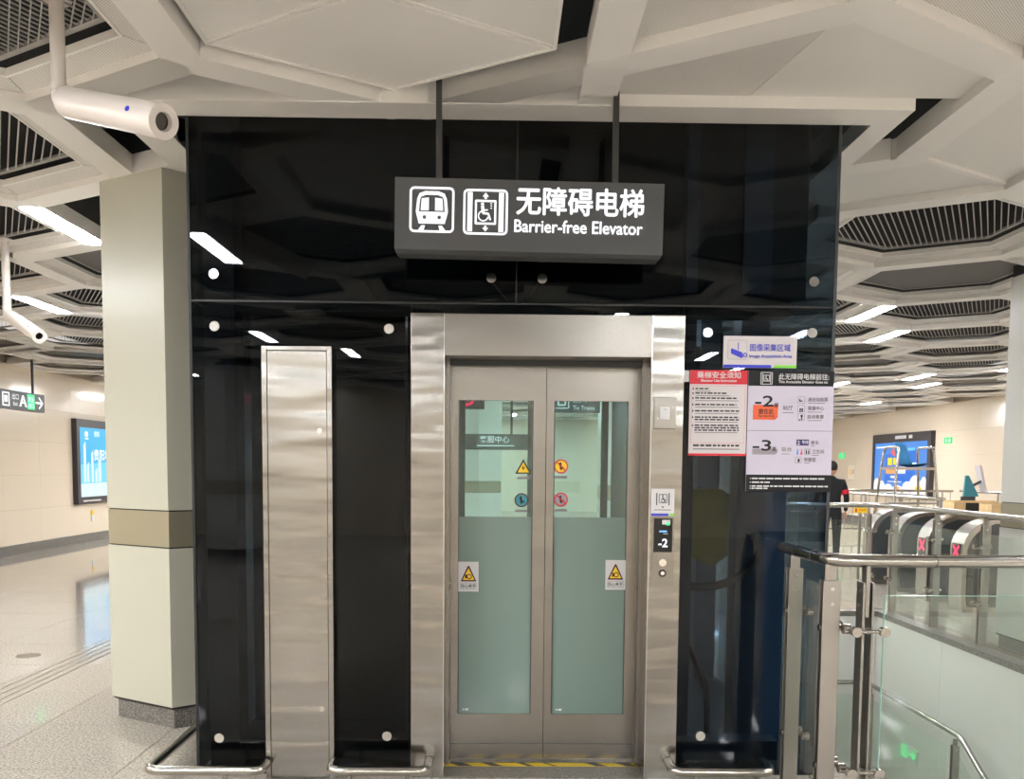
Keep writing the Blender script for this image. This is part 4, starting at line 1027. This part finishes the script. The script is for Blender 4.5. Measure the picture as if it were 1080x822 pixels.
obj('top_rail', MB().tube([(10.5, 14.0, 1.12), (10.5, 19.5, 1.12)], .03, 10), 'steel_pipe', b3, smooth=True)
for k in range(5): obj('post', MB().cyl((10.5, 14.1+1.3*k, 0), (10.5, 14.1+1.3*k, 1.12), .02, 10), 'steel_post', b3, smooth=True)
yn = obj('notice_plate', MB().box(5.10, 5.29, 12.3, 12.31, .955, 1.03), 'yellow', label='small yellow notice plate hanging on a post behind the railing', cat='notice', loc=(5.2, 12.3, 0))
obj('post', MB().cyl((5.2, 12.34, 0), (5.2, 12.34, 1.06), .02, 10), 'steel_post', yn, smooth=True)
m = MB().rect(5.17, 5.27, 1.0, 1.006, 12.298).rect(5.17, 5.25, .985, .99, 12.298).rect(5.115, 5.14, .97, 1.015, 12.298); obj('red_print', m, 'red', yn)['kind'] = 'stuff'

# ================================================================== TURNSTILES
def turnstile(y, x0, label, lit):
    t = thing('turnstile', label, 'turnstile', (x0+.7, y+.13, 0), group='fare gates behind the stairwell')
    pr_ = [(x0+.02, 0), (x0, .15), (x0, .70)]
    for k in range(1, 9):
        q = math.radians(180-90*k/8); pr_.append((x0+.36+.36*math.cos(q), .70+.33*math.sin(q)))
    pr_ += [(x0+1.4, 1.03), (x0+1.5, .95), (x0+1.5, 0)]
    obj('body', MB().prism(pr_, y, y+.27, 'y'), 'steel_post', t)
    sd = [(p[0]+.05 if p[0] < x0+.3 else p[0]-.03, max(.06, min(p[1], 1.03)-(.04 if p[1] > .7 else 0))) for p in pr_]
    obj('side_glass', MB().prism(sd, y-.006, y, 'y'), 'gate_dark', t)
    obj('top_pad', MB().box(x0+.45, x0+1.3, y+.04, y+.23, 1.03, 1.036), 'gate_dark', t)
    obj('nose_panel', MB().box(x0-.006, x0, y+.05, y+.22, .55, .76), 'black', t)
    if lit:
        m = MB()
        for s in (-1, 1):
            a_ = Vector((x0-.008, y+.135-s*.06, .61)); b_ = Vector((x0-.008, y+.135+s*.06, .735)); d = (b_-a_).normalized(); n = Vector((0, -d.z, d.y))*.014
            m.add([a_+n, a_-n, b_-n, b_+n], [(0, 1, 2, 3)])
        obj('cross_light', m, 'led_red', t)['kind'] = 'stuff'
    gl = obj('flap', MB().box(x0+.72, x0+.75, y-.22, y-.007, .35, .9), 'glass_clear', t)
    return t
turnstile(9.395, 5.12, 'nearest fare gate with red cross beside the right column', True)
turnstile(10.175, 5.12, 'middle fare gate with red cross behind the glass railing', True)
turnstile(10.955, 5.12, 'fare gate standing behind the other two', False)
turnstile(11.735, 5.12, 'farthest fare gate of the row', False)
obj('card_plate', MB().box(4.6, 4.61, 10.9, 10.93, .6, .9), 'white', label='thin white card stood in front of the rear gate', cat='card', loc=(4.6, 10.9, 0)) if False else None
for k, (x, y) in enumerate(((5.42, 9.41), (5.42, 10.19))):
    t = thing('wooden_tray', ['open wooden tray on top of the nearest fare gate', 'open wooden tray on top of the middle fare gate'][k], 'tray', (x+.2, y+.12, 1.037))
    obj('base', MB().box(x, x+.62, y, y+.24, 1.037, 1.05), 'wood', t)
    obj('side', MB().box(x, x+.14, y, y+.02, 1.05, 1.20), 'wood', t); obj('side', MB().box(x+.32, x+.62, y, y+.02, 1.05, 1.20), 'wood', t); obj('side', MB().box(x, x+.62, y+.22, y+.24, 1.05, 1.21), 'wood', t)
    obj('side', MB().box(x, x+.02, y+.02, y+.22, 1.05, 1.20), 'wood', t)
    obj('slot', MB().box(x+.14, x+.32, y+.005, y+.02, 1.05, 1.19), 'black', t)
gx_, gz_ = 5.72, 1.24
ts = thing('desk_stand', 'teal triangular stand with thin tilted screen behind the wooden trays', 'stand', (gx_+.2, 10.98, 1.03))
yy = 11.02
obj('base', MB().box(gx_+.16, gx_+.5, yy-.03, yy+.09, 1.036, 1.05), 'teal', ts)
obj('riser', MB().box(gx_+.24, gx_+.42, yy+.01, yy+.04, 1.05, gz_), 'steel_dark', ts)
obj('foot', MB().prism([(gx_+.26, gz_), (gx_+.46, gz_), (gx_+.32, gz_+.27), (gx_+.28, gz_+.27)], yy, yy+.03, 'y'), 'teal', ts)
obj('screen', MB().prism([(gx_+.52, gz_+.06), (gx_+.55, gz_+.06), (gx_+.46, gz_+.40), (gx_+.43, gz_+.40)], yy-.03, yy+.09, 'y'), 'white_gloss', ts)
obj('arm', MB().cyl((gx_+.38, yy+.02, gz_+.14), (gx_+.50, yy+.02, gz_+.20), .018, 10), 'steel_dark', ts, smooth=True)

# ================================================================== GUARD CHAIR
gx, gy = 6.42, 13.5
gc = thing('guard_chair', 'tall steel lookout chair with a blue plastic seat before the poster', 'chair', (gx, gy, 0))
for k, (sx, sy) in enumerate(((-1, -1), (1, -1), (-1, 1), (1, 1))):
    obj('leg', MB().tube([(gx+sx*.42, gy+sy*.40, 0), (gx+sx*.30, gy+sy*.27, 1.60), (gx+sx*.27, gy+sy*.26, 1.88)], .02, 10), 'steel_pipe', gc, smooth=True)
for s in (-1, 1):
    obj('armrest', MB().tube([(gx+s*.27, gy-.26, 1.86), (gx+s*.27, gy-.22, 1.93), (gx+s*.27, gy+.22, 1.93), (gx+s*.27, gy+.26, 1.86)], .02, 10, .04), 'steel_pipe', gc, smooth=True)
    obj('side_rung', MB().cyl((gx+s*.36, gy-.33, .8), (gx+s*.36, gy+.33, .8), .015, 10), 'steel_pipe', gc, smooth=True)
obj('seat_frame', MB().box(gx-.31, gx+.31, gy-.29, gy+.29, 1.58, 1.62), 'steel_pipe', gc)
obj('foot_board', MB().box(gx-.38, gx+.38, gy-.36, gy-.20, 1.05, 1.08), 'steel_post', gc)
# bucket seat facing right
sv = []; sf = []; nu, nv = 9, 8
prof = [(.24, 1.655), (.10, 1.635), (-.05, 1.63), (-.14, 1.66), (-.18, 1.75), (-.20, 1.86), (-.225, 1.96), (-.235, 2.02)]
for ii, (sx_, sz_) in enumerate(prof):
    for jj in range(nu):
        t_ = (jj/(nu-1)-.5)*2; wv = .23 if ii < 5 else .23*(1-.12*(ii-4))
        lift = .05*t_*t_ if ii < 3 else 0; fwd = .09*t_*t_ if ii >= 3 else 0
        sv.append((gx+.02+sx_+fwd, gy+t_*wv, sz_+lift-(.05*t_**4 if ii == 7 else 0)))
for ii in range(len(prof)-1):
    for jj in range(nu-1): sf.append((ii*nu+jj, ii*nu+jj+1, (ii+1)*nu+jj+1, (ii+1)*nu+jj))
o = obj('bucket_seat', MB().add(sv, sf), 'chair_blue', gc, smooth=True)
q = o.modifiers.new('solid', 'SOLIDIFY'); q.thickness = .012; q = o.modifiers.new('sub', 'SUBSURF'); q.levels = 1; q.render_levels = 1

# ================================================================== POSTER ON THE RIGHT WALL
xp = XR; Y0, Y1, Z0, Z1 = 22.0, 25.45, .82, 2.60
pb = thing('light_box', 'large blue lit poster in dark frame on the right wall', 'advertisement', (xp, 23.7, .8))
obj('frame', MB().box(xp-.12, xp, Y0, Y0+.17, Z0, Z1).box(xp-.12, xp, Y1-.14, Y1, Z0, Z1).box(xp-.12, xp, Y0+.17, Y1-.14, Z0, Z0+.12).box(xp-.12, xp, Y0+.17, Y1-.14, Z1-.25, Z1), 'frame_dark', pb)
xf = xp-.10; rY = (0, -1, 0)
scr = obj('screen', MB().box(xf, xp-.02, Y0+.17, Y1-.14, Z0+.12, Z1-.25), 'ad_royal', pb)
def E(pts, m, dx, name):    # (u from left 0..1, v from bottom 0..1)
    yl, yr = Y1-.14, Y0+.17; zb_, zt_ = Z0+.12, Z1-.25
    return obj(name, MB().add([(xf-dx, yl+(yr-yl)*u_, zb_+(zt_-zb_)*v_) for u_, v_ in pts], [tuple(range(len(pts)))]), m, scr)
E([(.22, .18), (.80, .25), (.80, .86), (.22, .76)], 'ad_deep', .001, 'card_print')
for cu_, rv, ru in ((.06, .24, .08), (.16, .2, .08), (.3, .15, .1), (.48, .13, .12), (.66, .2, .1), (.8, .3, .12), (.95, .28, .07)):
    E([(cu_+ru*math.cos(k*math.pi/10), max(0, rv*.2+rv*math.sin(k*math.pi/10))) for k in range(21)], 'ad_white', .0014+cu_*.0004, 'cloud_print')
m_ = lambda u0, v0, u1, v1: [(u0, v0), (u1, v0), (u1, v1), (u0, v1)]
E(m_(.27, .55, .36, .70), 'ad_yellow', .002, 'yellow_print'); E(m_(.38, .56, .47, .70), 'ad_yellow', .002, 'yellow_print'); E(m_(.50, .57, .58, .72), 'ad_yellow', .002, 'yellow_print')
E(m_(.24, .38, .42, .52), 'ad_orange', .002, 'orange_print'); E(m_(.43, .39, .62, .52), 'ad_white', .002, 'white_print')
E([(.42+.09*math.cos(k*math.pi/8), .81+.07*math.sin(k*math.pi/8)) for k in range(16)], 'ad_red', .002, 'red_print')
E(m_(.34, .30, .44, .34), 'ad_white', .002, 'white_print'); E(m_(.28, .22, .55, .235), 'ad_white', .002, 'white_print')
E([(.86, .05), (.93, .11), (.87, .19), (.79, .12)], 'ad_yellow', .003, 'yellow_print'); E([(.46, .03), (.52, .03), (.52, .13), (.46, .13)], 'ad_orange', .003, 'orange_print')
E(m_(.03, .90, .22, .93), 'ad_white', .002, 'white_print'); E(m_(.6, .83, .78, .88), 'ad_mid', .002, 'mid_print')
obj('header_print', MB().box(xp-.122, xp-.12, 23.35, 24.0, 2.44, 2.53).box(xp-.122, xp-.12, 23.0, 23.2, 2.44, 2.53), 'white', pb)
ex = thing('exit_light', 'small green exit sign on the right wall beside the poster', 'exit sign', (XR, 21.35, 2.2))
obj('plate', MB().box(XR-.03, XR, 21.18, 21.52, 2.25, 2.40), 'exit_green', ex); obj('white_mark', MB().box(XR-.032, XR-.03, 21.21, 21.30, 2.28, 2.37).box(XR-.032, XR-.03, 21.38, 21.44, 2.28, 2.37), 'white', ex)
ex = thing('exit_light', 'small green exit sign on the right wall just past the shaft edge', 'exit sign', (XR, 27.9, 1.75))
obj('plate', MB().box(XR-.03, XR, 27.8, 28.2, 1.95, 2.12), 'exit_green', ex); obj('white_mark', MB().box(XR-.032, XR-.03, 27.85, 27.98, 1.98, 2.09), 'white', ex)
ws = thing('wall_notice', 'small pale wall notice with yellow mark left of the poster', 'notice', (XR, 27.2, 1.2))
obj('plate', MB().box(XR-.01, XR, 26.95, 27.45, 1.28, 1.72), 'wall_plain', ws); obj('yellow_mark', MB().box(XR-.012, XR-.01, 27.22, 27.34, 1.42, 1.60), 'yellow', ws); obj('grey_mark', MB().box(XR-.012, XR-.01, 27.02, 27.10, 1.45, 1.58), 'grey_tag', ws)

# ================================================================== SIGN SEEN THROUGH THE DOOR GLASS
tsn = thing('platform_sign', 'dark hanging To Trains sign seen through the right door glass', 'sign', (.9, 9.0, 2.2))
yq = 9.3; zq = 2.29
obj('box', MB().box(.44, 1.07, yq, yq+.1, zq-.13, zq+.2), 'sign_dark', tsn)
for x in (.55, .95): obj('rod', MB().box(x-.015, x+.015, yq+.03, yq+.06, zq+.2, ZC+.1), 'sign_dark', tsn)
m = MB(); y = yq-.002
m.rring(.58, .74, zq-.09, zq+.07, .010, .016, y); m.rring(.615, .705, zq-.06, zq+.04, .016, .014, y); m.text('乘车', (.78, y, zq-.02), .09, off=.01); m.text('To Trains', (.78, y, zq-.10), .06, off=.01); m.line((.47, zq-.06), (.54, zq+.02), .014, y)
obj('lit_lettering', m, 'glow_white', tsn)['kind'] = 'stuff'
em = thing('emblem_sign', 'small dark hanging sign with red emblem seen through the left door', 'sign', (-.3, yq, 2.2))
obj('box', MB().box(-.45, -.17, yq, yq+.1, zq-.10, zq+.2), 'sign_dark', em)
obj('rod', MB().box(-.32, -.29, yq+.03, yq+.06, zq+.2, ZC+.1), 'sign_dark', em)
m = MB(); m.disc(-.355, zq+.01, .08, y, 20, .055, 180, 360); m.rect(-.435, -.275, zq, zq+.022, y); obj('red_emblem', m, 'led_red', em)['kind'] = 'stuff'
far = thing('service_sign', 'distant dark hanging sign with white writing seen through the left door', 'sign', (-.6, 15, 2.0))
obj('box', MB().box(-1.3, .5, 15.0, 15.1, 1.87, 2.14), 'sign_dark', far)
for x in (-1.0, .2): obj('rod', MB().box(x-.02, x+.02, 15.03, 15.07, 2.14, ZC+.1), 'sign_dark', far)
m = MB(); m.text('客服中心', (-.35, 14.998, 2.0), .13, off=.01); m.rect(-.4, .25, 1.93, 1.95, 14.998); obj('lit_lettering', m, 'glow_white', far)['kind'] = 'stuff'

# ================================================================== PERSON (partly hidden behind the shaft)
def person(px, py, label):
    t = thing('person', label, 'person', (px, py, 0))
    J = {'pel': (0, 0, .92, .15, .12), 'abd': (0, -.01, 1.08, .145, .11), 'che': (0, 0, 1.28, .17, .12), 'nk0': (0, 0, 1.42, .075, .07), 'nk1': (0, 0, 1.48, .052, .052)}
    for s, c in ((-1, 'l'), (1, 'r')):
        J[c+'sh'] = (s*.18, 0, 1.37, .062, .06); J[c+'el'] = (s*.235, .03, 1.10, .05, .05); J[c+'wr'] = (s*.235, -.06, .88, .036, .034)
        J[c+'hp'] = (s*.09, 0, .86, .10, .10); J[c+'kn'] = (s*.10, -.01, .48, .068, .07); J[c+'an'] = (s*.10, .02, .09, .05, .05); J[c+'to'] = (s*.105, -.13, .04, .042, .035)
    Ed = [('pel', 'abd'), ('abd', 'che'), ('che', 'nk0'), ('nk0', 'nk1')]
    for c in 'lr': Ed += [('che', c+'sh'), (c+'sh', c+'el'), (c+'el', c+'wr'), ('pel', c+'hp'), (c+'hp', c+'kn'), (c+'kn', c+'an'), (c+'an', c+'to')]
    K = list(J); me = bpy.data.meshes.new('body'); me.from_pydata([J[k][:3] for k in K], [(K.index(a), K.index(b)) for a, b in Ed], [])
    o = bpy.data.objects.new('body', me); COL.objects.link(o); o.parent = t; me.materials.append(MATS['cloth_black'])
    sm = o.modifiers.new('skin', 'SKIN'); 
    for i, k in enumerate(K):
        me.skin_vertices[0].data[i].radius = J[k][3:]; me.skin_vertices[0].data[i].use_root = (k == 'pel')
    sub = o.modifiers.new('sub', 'SUBSURF'); sub.levels = 2; sub.render_levels = 2; sm.use_smooth_shade = True
    o['label'] = 'black uniform jacket and trousers'
    def ell(name, c, r, m, n=16):
        vs = []; fs = []
        for a in range(n//2+1):
            th = math.pi*a/(n//2)
            for b in range(n): vs.append((px+c[0]+r[0]*math.sin(th)*math.cos(2*math.pi*b/n), py+c[1]+r[1]*math.sin(th)*math.sin(2*math.pi*b/n), c[2]+r[2]*math.cos(th)))
        for a in range(n//2):
            for b in range(n): fs.append((a*n+b, (a+1)*n+b, (a+1)*n+(b+1) % n, a*n+(b+1) % n))
        return obj(name, MB().add(vs, fs), m, t, smooth=True)
    hd = ell('head', (0, -.01, 1.59), (.076, .095, .115), 'skin')
    ell('nose', (0, -.108, 1.58), (.012, .016, .02), 'skin', 8); ell('mouth', (0, -.098, 1.535), (.025, .008, .007), 'pink', 8)
    for s in (-1, 1):
        ell('ear', (s*.077, 0, 1.585), (.012, .022, .03), 'skin', 8); ell('eye', (s*.03, -.092, 1.60), (.012, .008, .008), 'black', 8)
    ell('hair', (0, .008, 1.625), (.084, .098, .098), 'hair')
    for s in (-1, 1):
        hm = MB(); hx, hy, hz = px+s*.235, py-.08, .83
        hm.tube([(hx, hy+.02, hz+.05), (hx, hy, hz), (hx, hy-.012, hz-.035)], .026, 8)
        for f_, dl in ((-1.5, .062), (-.5, .075), (.5, .07), (1.5, .055)):
            hm.tube([(hx+f_*.012*.4, hy-.012+f_*.012, hz-.03), (hx-s*.004, hy-.02+f_*.013, hz-.03-dl*.55), (hx-s*.016, hy-.026+f_*.013, hz-.03-dl)], .0085, 6)
        hm.tube([(hx-s*.01, hy-.02, hz+.01), (hx-s*.03, hy-.05, hz-.02), (hx-s*.034, hy-.06, hz-.045)], .0095, 6)
        obj('hand', hm, 'skin', t, smooth=True)
    obj('red_armband', MB().cyl((px-.200, py+.012, 1.24), (px-.216, py+.02, 1.17), .064, 16, .062), 'red', t, smooth=True)
    return t
PP = person(5.50, 14.2, 'person in black uniform with red armband half hidden by the shaft edge')
PP.rotation_euler = (0, 0, math.radians(165))
